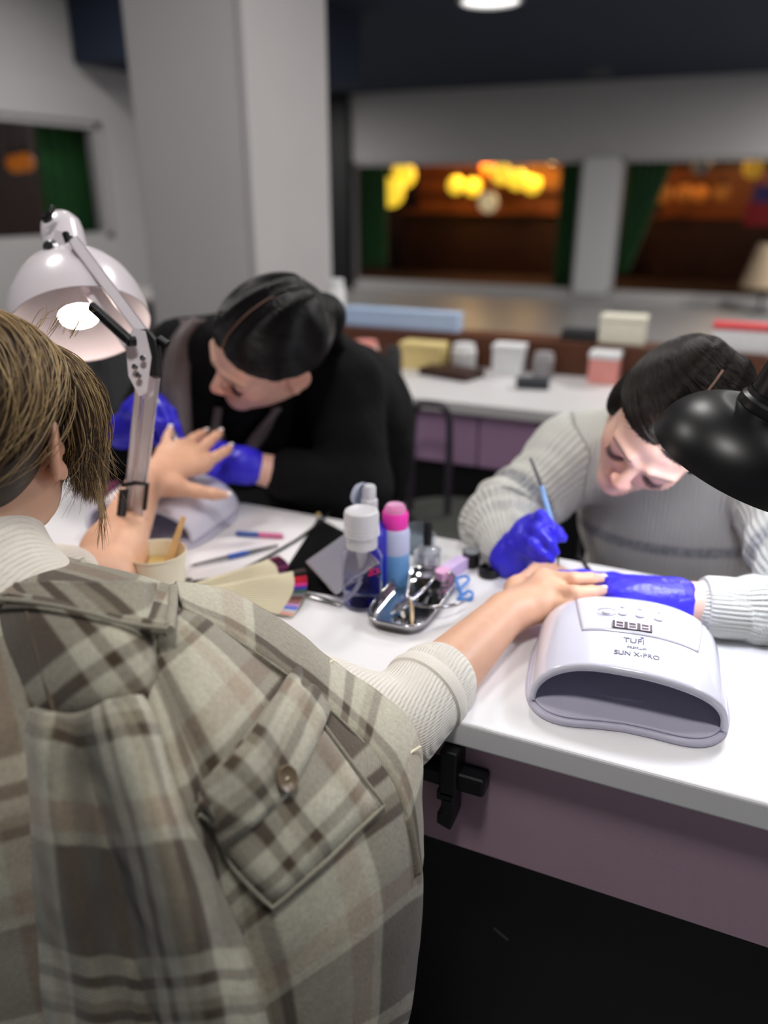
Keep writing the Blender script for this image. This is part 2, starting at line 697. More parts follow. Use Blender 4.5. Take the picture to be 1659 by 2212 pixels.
# ------------------------------------------------------------------ curtains and lights of the restaurant
def curtain(y, x0, x1, z0, z1, label, sl=0.0):
    n, mrows = 60, 8
    v, fc = [], []
    for j in range(mrows):
        tz = j / (mrows - 1)
        for i in range(n):
            u = i / (n - 1)
            x = x0 + (x1 - x0) * u + sl * tz * (u)
            v.append((x, y + .05 * math.sin(u * 38 + .6 * math.sin(tz * 3)), z1 + (z0 - z1) * tz))
    for j in range(mrows - 1):
        for i in range(n - 1):
            fc.append((j * n + i, j * n + i + 1, (j + 1) * n + i + 1, (j + 1) * n + i))
    t = thing('curtain', ((x0 + x1) / 2, y, z0), label, 'curtain', 'green restaurant curtains')
    o = mesh_from('drape', v, fc, M_GREEN, t)
    o.modifiers.new('thick', 'SOLIDIFY').thickness = .012
    MB().tube([(x0 - .03, y, z1 + .02), (x1 + .03, y, z1 + .02)], .015, 8).build('rod', M_WOODD, t)
    for x in (x0 + .02, x1 - .02):
        MB().box((x - .012, 11.199, z1 + .0), (x + .012, y + .015, z1 + .035)).build('rod_bracket', M_WOODD, t, smooth=False)


curtain(11.29, -5.41, -5.0, .3, 1.76, 'green curtain beside the black column across the hall')
curtain(11.29, -2.47, -2.16, .12, 1.76, 'green curtain on the near side of the white facade column', -.05)
curtain(11.29, -1.62, -1.06, .35, 1.76, 'green curtain on the far side of the white facade column, gathered at its foot', -.42)
_t = thing('curtain', (-4.45, 4.5, 1.0), 'green curtain in the side-wall window behind the white lamp', 'curtain', 'green restaurant curtains')
v, fc = [], []
for j in range(6):
    for i in range(40):
        v.append((-4.45 + .03 * math.sin(i * .9), 4.33 + .62 * i / 39 - .04 * j / 5, 1.80 - .85 * j / 5))
for j in range(5):
    for i in range(39):
        fc.append((j * 40 + i, j * 40 + i + 1, (j + 1) * 40 + i + 1, (j + 1) * 40 + i))
o = mesh_from('drape', v, fc, M_GREEN, _t)
o.modifiers.new('thick', 'SOLIDIFY').thickness = .012
MB().tube([(-4.45, 4.28, 1.82), (-4.45, 5.0, 1.82)], .012, 8).build('rod', M_WOODD, _t)
for y in (4.32, 4.95):
    MB().box((-4.46, y - .01, 1.805), (XL - .149, y + .01, 1.835)).build('rod_bracket', M_WOODD, _t, smooth=False)

# bar with a lit wooden back wall
_t = thing('bar_counter', (-4.0, 14.2, 0), 'warmly lit wooden bar seen through the restaurant window', 'bar counter')
MB().box((-5.9, 14.0, .0), (-2.55, 14.5, 1.0)).build('counter', M_WOODD, _t, smooth=False)
MB().box((-5.9, 13.93, 1.0), (-2.5, 14.55, 1.05)).build('bar_top', M_WOOD, _t, smooth=False)
for i in range(6):
    MB().box((-5.9 + i * .57, 14.85, 1.05), (-5.35 + i * .57, 14.95, 2.2)).build('back_board', M_WOOD, _t, smooth=False)
for z in (1.35, 1.68):
    MB().box((-5.9, 14.65, z), (-2.5, 14.85, z + .03)).build('shelf', M_WOOD, _t, smooth=False)
_t = thing('sideboard', (-.3, 14.6, 0), 'long brown wooden sideboard seen beyond the white facade column', 'sideboard')
MB().box((-1.5, 14.3, 0), (1.6, 14.8, .95)).build('body', M_WOODD, _t, smooth=False)
MB().box((-1.55, 14.25, .95), (1.65, 14.85, 1.0)).build('top_board', M_WOOD, _t, smooth=False)
MB().box((-1.5, 14.85, 1.0), (1.6, 14.93, 1.7)).build('back_board', M_WOOD, _t, smooth=False)


def glow(name, col, s):
    return mat(name, col, .4, emit=(col, s), var=0)


G_Y = glow('yellow_globe', (255, 214, 60), 1.0)
G_O = glow('amber_globe', (230, 130, 40), .55)
G_W = glow('pale_globe', (225, 205, 160), .5)
G_D = glow('dim_amber_globe', (190, 110, 40), .28)


def pendant(p, r, m, label, group='restaurant globe lamps', ztop=CEIL_Z):
    t = thing('pendant_lamp', p, label, 'pendant lamp', group)
    MB().ball(p, r, 20).build('globe', m, t)
    MB().tube([(p[0], p[1], p[2] + r), (p[0], p[1], ztop)], .006, 6).build('cord', M_BLACK, t)
    MB().lathe([(r * .35, -.02), (r * .4, .0), (r * .25, .05), (0, .06)], (p[0], p[1], p[2] + r), n=12).build('cap', M_BLACK, t)


_pl = [((843, 415), .26, G_Y, 'largest yellow globe lamp, lowest beside the first green curtain'), ((872, 378), .22, G_Y, 'yellow globe lamp above the largest one by the first green curtain'),
       ((866, 352), .18, G_O, 'amber globe lamp at the top by the first green curtain'), ((985, 400), .15, G_Y, 'yellow globe lamp of the middle pair, nearer the first curtain'),
       ((1022, 404), .15, G_Y, 'yellow globe lamp of the middle pair, over the pale globe'), ((1055, 437), .17, G_W, 'pale cream globe hanging lowest in the middle of the bar'),
       ((1085, 376), .17, G_Y, 'first yellow globe of the bright trio over the bar'), ((1118, 388), .17, G_Y, 'middle yellow globe of the bright trio over the bar'),
       ((1150, 398), .16, G_Y, 'last yellow globe of the bright trio over the bar'), ((1060, 362), .18, G_O, 'amber globe above the pale cream globe'),
       ((1165, 358), .18, G_O, 'amber globe lamp above the end of the bright trio'), ((1190, 385), .16, G_O, 'amber globe lamp next to the column-side curtain'),
       ((1432, 420), .14, G_D, 'dim amber globe nearest the gathered curtain'), ((1478, 416), .13, G_D, 'dim amber globe second from the gathered curtain'),
       ((1512, 418), .13, G_D, 'dim amber globe third from the gathered curtain'), ((1560, 416), .12, G_D, 'dim amber globe fourth from the gathered curtain'),
       ((1515, 358), .14, glow('grey_globe', (110, 105, 100), .2), 'grey faintly glowing globe high above the sideboard'), ((1628, 362), .16, glow('ochre_globe', (200, 150, 50), .4), 'ochre globe lamp high over the red banner')]  # the grey globe has a weak glow put into its material
for _k, ((x, y), r, m, l) in enumerate(_pl):
    Yd = 12.4 + .42 * (_k % 5)
    pendant(ony(x, y, Yd), r * Yd / 13.0 * .92, m, l)
pendant(onx(125, 333, -5.0), .075, G_Y, 'yellow globe lamp against the curtain in the side-wall window')
pendant(onx(55, 350, -5.6), .075, G_D, 'tan globe lamp in the side-wall window')
pendant(onx(33, 354, -5.9), .075, G_D, 'brownish globe lamp at the photo edge in the side-wall window')
for _p, _e in (((-4.4, 13.6, 2.0), 70), ((-3.2, 13.4, 1.9), 60), ((-.3, 13.5, 2.0), 26), ((-5.6, 4.2, 1.9), 6)):
    l = bpy.data.lights.new('restaurant_lamp_light', 'POINT')
    l.energy, l.color, l.shadow_soft_size = _e, (1.0, .62, .25), .2
    o = bpy.data.objects.new('restaurant_lamp_light', l)
    o.location = _p
    COL.objects.link(o)
# hanging banner and floor lamp made up for an unclear blurred shape
_t = thing('standin', (.02, 11.5, 1.0), 'red and violet made-up cloth banner at the photo edge beyond the facade', 'standin')
for i, (c, z0, z1) in enumerate((((150, 40, 45), .95, 1.22), ((70, 60, 110), 1.22, 1.42), ((190, 110, 90), 1.42, 1.58))):
    MB().box((-.16 + .06 * i, 11.48, z0), (.3, 11.5, z1)).build('cloth_stripe', mat('standin_%d' % i, c, .9), _t, smooth=False)
MB().tube([(-.05, 11.49, 1.62), (.34, 11.49, 1.62)], .012).build('rod', M_BLACK, _t)
_b = ony(1655, 585, 10.6)
_t = thing('standin_lamp', (_b[0], _b[1], 0), 'made-up beige shaded floor lamp standing before the facade at the photo edge', 'floor lamp')
MB().lathe([(.02, .30), (.26, .30), (.13, .78), (.01, .78)], (_b[0], _b[1], 0), n=24).build('lamp_shade', mat('beige_shade', (170, 150, 125), .9), _t)
MB().lathe([(0, 0), (.14, 0), (.14, .02), (.015, .03), (.015, .36), (0, .36)], (_b[0], _b[1], 0), n=20).build('stand', M_BLACK, _t)

# ================================================================== worktable and back counter
M_TOP = mat('white_laminate', (235, 234, 236), .32, bump=(700, .03), var=.012, vscale=5, coat=.1)
M_EDGE = M_TOP
M_PINK = mat('dusty_pink_laminate', (184, 154, 170), .5, bump=(900, .12), var=.05, vscale=6)
TZ = .76
_t = thing('manicure_table', (-.3, .95, 0), 'long white manicure table with dusty pink front panel over black base', 'table')
MB().box((-1.75, .715, TZ - .034), (1.3, 1.2, TZ)).build('worktop', M_TOP, _t, smooth=False, bevel=.004, seg=3)
MB().box((-1.72, .735, .557), (1.27, .753, TZ - .034)).build('front_panel', M_PINK, _t, smooth=False, bevel=.001)
MB().box((-1.72, .78, .0), (1.27, .80, .60)).build('base_board', M_BLACK, _t, smooth=False)
MB().box((-1.72, 1.16, .50), (1.27, 1.175, TZ - .034)).build('rear_panel', M_PINK, _t, smooth=False)
for x in (-1.72, 1.25):
    MB().box((x, .80, 0), (x + .02, 1.16, TZ - .034)).build('side_board', M_BLACK, _t, smooth=False)
v0 = ony(1067, 2005, .779)
MB().tube([v0, ony(1082, 2018, .779), ony(1098, 2031, .779)], .0012, 6).build('scratch', mat('scratch_grey', (70, 72, 76), .6), _t)

# black clamp bracket on the front panel
M_BKPL = mat('black_plastic', (12, 12, 15), .42, var=.1, vscale=40)
_o = ony(985, 1655, .735)
_t = thing('clamp_bracket', _o, 'black plastic cross-shaped clamp bracket on the pink front panel', 'bracket')
x0, zc = ony(1063, 1680, .735)[0], ony(985, 1655, .735)[2]
MB().box((x0 - .20, .708, zc - .013), (x0 - .002, .735, zc + .011)).build('cross_bar', M_BKPL, _t, smooth=False, bevel=.004)
MB().box((_o[0] - .010, .700, zc - .020), (_o[0] + .012, .735, TZ - .035)).build('strap', M_BKPL, _t, smooth=False, bevel=.003)
MB().box((_o[0] - .012, .700, zc - .026), (_o[0] + .010, .712, zc - .012)).build('clip', M_BKPL, _t, smooth=False, bevel=.002)
MB().prism([(-.011, -.062), (.007, -.068), (.011, -.050), (.010, -.020), (-.006, -.020), (-.006, -.044), (-.011, -.046)], .700, .730,
           lambda p: np.array([_o[0] + p[0], p[2], zc + p[1]])).build('hook', M_BKPL, _t, smooth=False, bevel=.0025)

# back counter
M_PURP = mat('mauve_laminate', (172, 138, 172), .5, var=.05, vscale=6)
M_CTOP = mat('counter_white', (205, 203, 204), .4, var=.02)
_t = thing('back_counter', (-.6, 2.4, 0), 'white back counter with mauve drawer fronts behind the technicians', 'counter')
MB().box((-1.62, 2.13, TZ - .034), (1.4, 2.75, TZ)).build('worktop', M_CTOP, _t, smooth=False, bevel=.003)
xs = [-1.6, -1.05, -.654, -.478, -.05, .4, .9, 1.38]
for a, b in zip(xs[:-1], xs[1:]):
    d = MB().box((a + .003, 2.15, .565), (b - .003, 2.168, TZ - .036)).build('drawer_front', M_PURP, _t, smooth=False, bevel=.002)
MB().box((-1.6, 2.169, 0), (1.38, 2.19, TZ - .034)).build('base_board', M_BLACK, _t, smooth=False)
MB().box((-1.62, 2.62, TZ), (1.4, 2.75, .868)).build('raised_ledge', mat('brown_ledge', (84, 46, 26), .5, var=.15, vscale=5), _t, smooth=False, bevel=.003)

# low cabinet with bottles left of the pillar
_t = thing('side_cabinet', (-2.85, 3.45, 0), 'low grey cabinet standing between the pillar and the side wall', 'cabinet')
MB().box((-3.45, 3.25, .04), (-2.35, 3.65, .80)).build('body', mat('grey_cabinet', (104, 104, 106), .6), _t, smooth=False, bevel=.004)
MB().box((-3.48, 3.22, .80), (-2.32, 3.68, .83)).build('top_board', mat('cabinet_top', (150, 146, 146), .5), _t, smooth=False, bevel=.003)
for x in (-3.43, -3.07, -2.71):
    d_ = MB().box((x, 3.235, .08), (x + .34, 3.25, .78)).build('door', mat('grey_cabinet', (0, 0, 0)), _t, smooth=False, bevel=.003)
    MB().tube([(x + .30, 3.225, .42), (x + .30, 3.225, .54)], .006, 8).build('handle', M_BLACK, d_)
for x, h, c, l in ((-2.50, .24, (120, 58, 36), 'tall amber bottle on the low grey cabinet'), (-2.42, .13, (150, 84, 58), 'short copper bottle at the pillar end of the grey cabinet'),
                   (-3.05, .10, (206, 176, 172), 'pale pink pot on the low grey cabinet')):
    t = thing('cabinet_bottle', (x, 3.4, .83), l, 'bottle')
    m_ = mat('bottle_%d' % c[0], c, .35)
    MB().lathe([(0, 0), (.03, 0), (.034, .006), (.034, h * .65), (.014, h * .78), (.014, h * .86), (0, h * .86)], (x, 3.4, .83), n=20).build('body', m_, t)
    MB().lathe([(.016, h * .84), (.016, h), (0, h)], (x, 3.4, .83), n=16).build('cap', M_BLACK, t)
# ================================================================== lamps and nail dryers
def proj(P):
    v = np.asarray(P, float) - CAMO
    d = v @ FWD
    return np.stack([829.5 + FPX * (v @ RIGHT) / d, 1106 - FPX * (v @ UPV) / d], -1), d


M_PLW = mat('gloss_white_plastic', (222, 221, 236), .12, var=.01, coat=.5)
M_PLM = mat('satin_lavender_plastic', (196, 193, 212), .45, var=.03, vscale=20)
M_INK = mat('grey_ink', (96, 98, 112), .6, var=0)
M_INKB = mat('blue_ink', (60, 66, 150), .6, var=0)
M_SEG = mat('display_segment', (235, 230, 240), .4, var=0)
M_SCR = mat('display_window', (88, 76, 80), .25, var=.1, vscale=300)


def shell_fn(phi, t):
    """nail dryer hood, local coords: x across, y front to back, z up"""
    p = 2.45
    c, s = np.cos(phi), np.sin(phi)
    e = np.clip((t - .62) / .38, 0, 1)
    close = np.sqrt(np.clip(1 - e ** 2.6, 0, 1))
    a = .1085 * (.80 + .20 * close) * (1 + .03 * np.sin(np.pi * np.clip(t, 0, 1)))
    hh = (.059 + .016 * np.sin(np.clip(t / .62, 0, 1) * np.pi / 2)) * close + .0005
    x = a * np.sign(c) * np.abs(c) ** (2 / p)
    z = hh * np.abs(s) ** (2 / p)
    y = .190 * t - .014 * (1 - t) ** 3 * (np.abs(s) ** 3) * np.cos(phi * 1.0) - .004 * (1 - t) * np.abs(s)
    return np.stack([x, y, z + .011], -1)


def nail_dryer(origin, ang, label, lettering=True):
    M = rotz(ang, origin)
    MV = lambda A: np.stack([M(q) for q in A.reshape(-1, 3)]).reshape(A.shape)
    t = thing('nail_dryer_lamp', origin, label, 'nail lamp', None)
    nu, nv = 72, 40
    ph, tt = np.meshgrid(np.linspace(math.pi, 0, nu), np.linspace(0, 1, nv) ** .9)
    S = MV(shell_fn(ph, tt))
    idx = np.arange(nu * nv).reshape(nv, nu)
    F = np.stack([idx[:-1, :-1], idx[:-1, 1:], idx[1:, 1:], idx[1:, :-1]], -1).reshape(-1, 4)
    hood = mesh_from('hood', S.reshape(-1, 3), F, M_PLW, t)
    md = hood.modifiers.new('wall', 'SOLIDIFY')
    md.thickness, md.offset = .0075, -1
    md.use_rim = True
    # base plate with a wavy front edge and a groove line
    def outline(g, n=72):
        pts = []
        for k in range(n):
            a = 2 * math.pi * k / n
            c, s = math.cos(a), math.sin(a)
            x = (.1175 - g) * math.copysign(abs(c) ** (2 / 3.4), c)
            y = .085 + (.110 - g) * math.copysign(abs(s) ** (2 / 3.4), s)
            if s < 0:
                y += .010 * math.cos(x / .1175 * math.pi) * abs(s) - .004
            pts.append((x, y))
        return pts
    MB().prism(outline(0), 0, .008, M).build('base_plate', M_PLM, t, bevel=.003)
    MB().prism(outline(.005), .008, .0115, M).build('base_tray', M_PLM, t, bevel=.0015)
    sl = [(.028 * math.cos(a) + (.022 if math.cos(a) > 0 else -.022) - (.022 if math.cos(a) > 0 else -.022) * 1.0, 0) for a in (0,)]
    pts = []
    for k in range(24):
        a = 2 * math.pi * k / 24
        pts.append((-.002 + (.018 if math.cos(a) > 0 else -.018) + .0055 * math.cos(a), .034 + .0055 * math.sin(a)))
    MB().prism(pts, .0110, .0128, M).build('grip_slot', M_PLM, t, bevel=.001)
    # raised control tongue
    pa, ta = np.meshgrid(np.linspace(0, 1, 30), np.linspace(.33, .86, 16))
    pa = np.radians(116 + 10 * (ta - .33) / .5 - (64 + 22 * (ta - .33) / .5) * pa)
    S1 = shell_fn(pa, ta)
    S1[..., 2] += .0009
    W = MV(S1)
    ix = np.arange(30 * 16).reshape(16, 30)
    F1 = np.stack([ix[:-1, :-1], ix[:-1, 1:], ix[1:, 1:], ix[1:, :-1]], -1).reshape(-1, 4)
    o = mesh_from('control_panel', W.reshape(-1, 3), F1, M_PLW, t)
    md = o.modifiers.new('wall', 'SOLIDIFY')
    md.thickness, md.offset = .0015, -1
    # things printed on / set into the hood
    pg, tg = np.meshgrid(np.linspace(math.radians(150), math.radians(20), 261), np.linspace(.02, .85, 167))
    SG = shell_fn(pg, tg)
    NG = np.cross(np.gradient(SG, axis=1), np.gradient(SG, axis=0))
    NG /= np.linalg.norm(NG, axis=-1, keepdims=True)
    NG *= np.sign(NG[..., 2:3])

    def spot(x, tv):
        j = int(np.argmin(np.abs(tg[:, 0] - tv)))
        i = int(np.argmin(np.abs(SG[j, :, 0] - x)))
        q, n = SG[j, i], NG[j, i]
        xa = np.array([1.0, 0, 0])
        xa = unit(xa - n * (xa @ n))
        ya = np.cross(n, xa)
        L = rotz(ang)
        return M(q), L(xa), L(ya), L(n)
    for k, bx in enumerate((-.030, -.012, .009, .030)):
        o_, xa, ya, n = spot(bx, .525)
        R = np.stack([xa, ya, n], 1)
        MB().ball(o_ + n * .002, (.0056, .0044, .0022), 16, R).build('button', M_PLW, t)
    o_, xa, ya, n = spot(.0, .395)
    Mx = lambda q: o_ + xa * q[0] + ya * q[1] + n * (q[2] + .0012)
    disp = MB().box((-.0225, -.0065, 0), (.0225, .0075, .0012), Mx).build('display', M_SCR, t, smooth=False)
    sg = MB()
    for d in (-.0145, 0, .0145):
        for a, b, c, e in ((-.0045, .0045, .0055, .0066), (-.0045, .0045, -.0005, .0006), (-.0045, .0045, -.0062, -.0051),
                           (-.0052, -.0040, -.0058, .0062), (.0040, .0052, -.0058, .0062)):
            sg.box((d + a, c, .0012), (d + b, e, .0017), Mx)
    sg.build('digit_segments', M_SEG, disp, smooth=False)
    def wrap(o, x0, tv):
        """bend flat lettering onto the hood"""
        j = int(np.argmin(np.abs(tg[:, 0] - tv)))
        i = int(np.argmin(np.abs(SG[j, :, 0] - x0)))
        c0, fl = SG[j, i], SG.reshape(-1, 3)
        fn_ = NG.reshape(-1, 3)
        _, _, yd, _ = spot(x0, tv)
        ca, sa = math.cos(-ang), math.sin(-ang)
        yl = np.array([yd[0] * ca - yd[1] * sa, yd[0] * sa + yd[1] * ca, yd[2]])
        o.matrix_local = Matrix.Identity(4)
        for v in o.data.vertices:
            q = c0 + np.array([v.co.x, 0, 0]) + yl * v.co.y
            k = int(np.argmin((fl[:, 0] - q[0]) ** 2 + (fl[:, 1] - q[1]) ** 2))
            nn_ = fn_[k]
            z = fl[k, 2] - ((q[0] - fl[k, 0]) * nn_[0] + (q[1] - fl[k, 1]) * nn_[1]) / nn_[2]
            w = M(np.array([q[0], q[1], z]) + nn_ * (.0005 + v.co.z)) - ORG[t.name]
            v.co = Vector(w)

    if lettering:
        for body, sz, x, tv in (('TUFI', .0118, .003, .264), ('PREMIUM', .0052, .006, .205), ('SUN X-PRO', .0096, .005, .148)):
            o_, xa, ya, n = spot(x, tv)
            wrap(text(body, sz, frame_m(o_, xa, ya, n), M_INK, t), x, tv)
        o_, xa, ya, n = spot(.011, .305)
        Ms = lambda q: o_ + xa * q[0] + ya * q[1] + n * (q[2] + .0005)
        st = MB()
        for k in range(5):
            a = k * 2 * math.pi / 5 + .3
            st.prism([(0.0006 * math.cos(a + 1.57), .0006 * math.sin(a + 1.57)), (.0032 * math.cos(a), .0032 * math.sin(a)), (-.0006 * math.cos(a + 1.57), -.0006 * math.sin(a + 1.57))], 0, .0003, Ms)
        st.build('star_emblem', M_INKB, t, smooth=False)
        for bx in (-.012, .009, .030):
            o_, xa, ya, n = spot(bx, .60)
            text('60s' if bx < 0 else ('30s' if bx < .02 else '10s'), .0038, frame_m(o_ + n * .0022, xa, ya, n), M_INK, t)
        o_, xa, ya, n = spot(-.030, .525)
        arc = MB()
        for a0, a1 in ((25, 155), (195, 345)):
            arc.tube([o_ + n * .0022 + (xa * .0115 * math.cos(math.radians(a)) + ya * .0085 * math.sin(math.radians(a))) for a in np.linspace(a0, a1, 14)], .0004, 6)
        arc.build('printed_arc', M_INK, t)
    return t


nail_dryer((-.052, .790, TZ), math.radians(8), 'glossy white dome nail lamp with buttons and digits, nearest the camera')
_rf = onz(418, 1192)
nail_dryer((_rf[0] - .115, _rf[1] - .0, TZ), math.radians(6), "white dome nail lamp under the client's outstretched bare arm")

# ------------------------------------------------------------------ black gooseneck-style desk lamp
M_MATB = mat('matt_black_metal', (11, 11, 13), .38, var=.08, vscale=60)
M_BULB = mat('cool_bulb', (255, 255, 255), .4, emit=((238, 243, 255), 92.0), var=0)
M_INNER = mat('white_reflector', (186, 184, 186), .4, var=0)
rc, ax = at(1596, 1002, .93), camv(.29, .77, .52)
t = thing('desk_lamp', rc, 'matt black desk lamp with dome shade over the white nail lamp', 'desk lamp')
dome = [(.1015, 0.0)] + [(.1015 * math.cos(a) ** .8, .070 * math.sin(a)) for a in np.linspace(.06, 1.12, 18)] + [(.040, .0655), (.036, .068)]
MB().lathe([(r_ * 1.055, h_ * 1.055) for r_, h_ in (dome)], rc, ax, 64).build('shade', M_MATB, t)
inn = [(r - .0012, h - .0012) for r, h in dome]
MB().lathe([(r_ * 1.055, h_ * 1.055) for r_, h_ in ([(dome[0][0], 0), (dome[0][0] - .002, 0)] + [(r - .002, h - .002) for r, h in dome[1:]] + [(0, .066)])], rc, ax, 64).build('reflector', mat('bright_reflector', (240, 240, 240), .3, var=0), t)
MB().lathe([(r_ * 1.055, h_ * 1.055) for r_, h_ in ([(.031, .062), (.0385, .062), (.0395, .068), (.0385, .076), (.035, .079), (.034, .085)])], rc, ax, 40).build('collar', M_MATB, t)
MB().lathe([(r_ * 1.055, h_ * 1.055) for r_, h_ in ([(.033, .080), (.0325, .150), (.034, .152), (.034, .160), (.030, .163), (.029, .185), (.026, .196), (0, .198)])], rc, ax, 40).build('socket', M_MATB, t)
MB().lathe([(r_ * 1.055, h_ * 1.055) for r_, h_ in ([(0, .006), (.014, .009), (.024, .020), (.026, .030), (.020, .044), (.012, .056), (0, .058)])], rc, ax, 24).build('bulb', M_BULB, t)
sx, sy, _ = basis(ax)
top = rc + ax * .205
el = top + V3(.16, -.02, .10)
MB().tube([top, top + ax * .02, el], .008, 10).build('arm', M_MATB, t)
foot = V3(.52, 1.12, TZ)
MB().tube([el, foot + V3(0, 0, .06)], .008, 10).build('arm', M_MATB, t)
MB().lathe([(0, 0), (.045, 0), (.045, .018), (.012, .022), (.012, .07), (0, .07)], foot, n=24).build('clamp', M_MATB, t)

# ------------------------------------------------------------------ white spring-arm lamp
M_WMET = mat('white_enamel', (226, 218, 224), .25, var=.015, coat=.3)
M_STEEL = mat('steel', (190, 190, 192), .25, metal=1.0, var=.04)
M_BULB2 = mat('warm_bulb', (255, 255, 255), .4, emit=((255, 228, 218), 55.0), var=0)
base = onz(281, 1232)
joint = at(313, 742, 1.045)
rc, ax = at(176, 706, 1.14), camv(-.27, .90, -.26)
t = thing('spring_arm_lamp', base, 'white spring-arm desk lamp, switched on, beside the paper cup', 'desk lamp')
MB().lathe([(0, 0), (.04, 0), (.04, .02), (.016, .026), (.014, .05), (0, .05)], base, n=28).build('clamp', M_WMET, t)
prof = [(.0985, 0), (.097, .022), (.092, .046), (.081, .072), (.066, .092), (.048, .106), (.033, .114)]
MB().lathe(prof, rc, ax, 64).build('shade', M_WMET, t)
MB().lathe([(prof[0][0], 0), (prof[0][0] - .002, 0)] + [(r - .002, h - .0015) for r, h in prof[1:]] + [(0, .112)], rc, ax, 64).build('reflector', M_INNER, t)
MB().lathe([(.0315, .111), (.0305, .164), (.0285, .178), (.021, .189), (.011, .194), (0, .195)], rc, ax, 40).build('socket', M_WMET, t)
MB().lathe([(.0285, .020), (.029, .030), (.024, .060), (.016, .095), (0, .10)], rc, ax, 28).build('bulb_body', M_INNER, t)
MB().lathe([(0, .006), (.016, .008), (.026, .014), (.0285, .020), (0, .0205)], rc, ax, 28).build('bulb', M_BULB2, t)
_x = camv(1, 0, 0)


def channel(a, b, w, d, side, nm='arm_bar'):
    """thin C-profile bar from a to b"""
    dz = unit(b - a)
    sx = unit(side - dz * (side @ dz))
    sy = np.cross(dz, sx)
    m = MB()
    L = np.linalg.norm(b - a)
    Mx = lambda q: a + sx * q[0] + sy * q[1] + dz * q[2]
    m.box((-w, -d, 0), (w, -d + .0018, L), Mx).box((-w, -d, 0), (-w + .0018, d, L), Mx).box((w - .0018, -d, 0), (w, d, L), Mx)
    return m.build(nm, M_WMET, t, smooth=False)


tow = -FWD
lowtop = joint + V3(0, 0, -.03)
channel(base + _x * .006 + V3(0, 0, .02), lowtop + _x * .009, .0085, .006, _x)
channel(base - _x * .010 + V3(0, 0, .02), lowtop - _x * .008, .0050, .005, _x)
head = at(140, 520, 1.085)
channel(joint + _x * .004 + V3(0, 0, .006), head + _x * .012, .0080, .005, _x)
channel(joint - _x * .016 + V3(0, 0, -.016), head - _x * .004 + V3(0, 0, -.026), .0050, .005, _x)
# joint plates, knuckle, screws
pl = MB()
for off in (.010, -.016):
    pts = [(-.018, -.045), (-.004, -.072), (.006, -.066), (.012, -.02), (.004, .014), (-.012, .018), (-.022, -.004)]
    q = MB()
    pl.prism(pts, off, off + .0016, lambda p: joint + _x * p[0] + UPV * p[1] + tow * p[2])
pl.build('joint_plate', M_WMET, t, smooth=False)
kn = MB()
kn.prism([(-.014, .016), (.006, .018), (.017, .004), (.020, -.012), (.020, -.045), (.008, -.045), (.008, -.010), (.0, .0)], -.012, .010, lambda p: joint + _x * p[0] + UPV * p[1] + tow * p[2])
kn.build('knuckle', M_BKPL, t, smooth=False, bevel=.002)
for px, py in ((309, 774), (292, 793), (300, 812)):
    MB().lathe([(.0042, 0), (.0042, .002), (0, .003)], at(px, py, 1.025), tow, 12).build('screw', M_STEEL, t)
MB().tube([joint + _x * .018 + UPV * .006, joint + _x * .030 + UPV * -.002], .006, 12).build('wing_knob', M_BKPL, t)


def spring(a, b, r, turns, wire, nm='spring'):
    xa, ya, d = basis(b - a)
    n = turns * 10
    pts = [a + (b - a) * i / n + (xa * math.cos(i / 10 * 2 * math.pi) + ya * math.sin(i / 10 * 2 * math.pi)) * r for i in range(n + 1)]
    return MB().tube(pts, wire, 6).build(nm, M_BKPL, t)


spring(at(198, 662, 1.035), at(283, 739, 1.015), .0058, 26, .0016)
MB().tube([at(276, 738, 1.015), at(293, 737, 1.02)], .0065, 12).build('spring_pin', M_BKPL, t)
spring(at(268, 1058, 1.155), at(256, 1165, 1.185), .0058, 26, .0016)
MB().tube([at(264, 1048, 1.150), at(292, 1043, 1.145), at(318, 1046, 1.16), at(312, 1100, 1.185)], .0035, 8).build('spring_hook', M_BKPL, t)
MB().tube([at(255, 1168, 1.19), at(262, 1190, 1.20), at(272, 1205, 1.215), at(277, 1232, 1.24)], .0012, 6).build('spring_wire', M_STEEL, t)
# head bracket, screw, cord
hb = MB()
hb.prism([(-.022, -.045), (.012, -.045), (.012, .012), (-.004, .016)], .0, .002, lambda p: at(127, 522, 1.105) + _x * p[0] + UPV * p[1] + tow * p[2])
hb.build('head_bracket', M_WMET, t, smooth=False)
MB().lathe([(.011, 0), (.011, .003), (.007, .005), (.006, .008), (0, .008)], at(111, 535, 1.10), tow, 16).build('tilt_screw', M_STEEL, t)
MB().tube([at(103, 474, 1.13), at(108, 460, 1.125), at(116, 447, 1.13)], .0042, 10).build('cord', M_BKPL, t)
MB().lathe([(.008, 0), (.007, .006), (.004, .008)], at(103, 474, 1.135), unit(ax * .5 + tow), 14).build('cord_grommet', M_BKPL, t)
MB().tube([at(142, 505, 1.085), at(146, 520, 1.08), at(154, 516, 1.09)], .005, 8).build('hinge_pin', M_BKPL, t)

# ================================================================== small things on the table
M_GLASS = mat('clear_plastic', (250, 250, 255), .03, trans=1.0, ior=1.11, var=0, spec=.6)
M_LIQ = mat('clear_liquid', (225, 228, 255), .0, trans=1.0, ior=1.12, var=0)
M_FROST = mat('frosted_white_plastic', (228, 228, 232), .35, trans=.25, var=.02, vscale=200)
M_REDINK = mat('red_ink', (214, 40, 90), .5, var=0)
M_NAVYB = mat('royal_blue_plastic', (34, 40, 168), .25, var=.03, coat=.3)

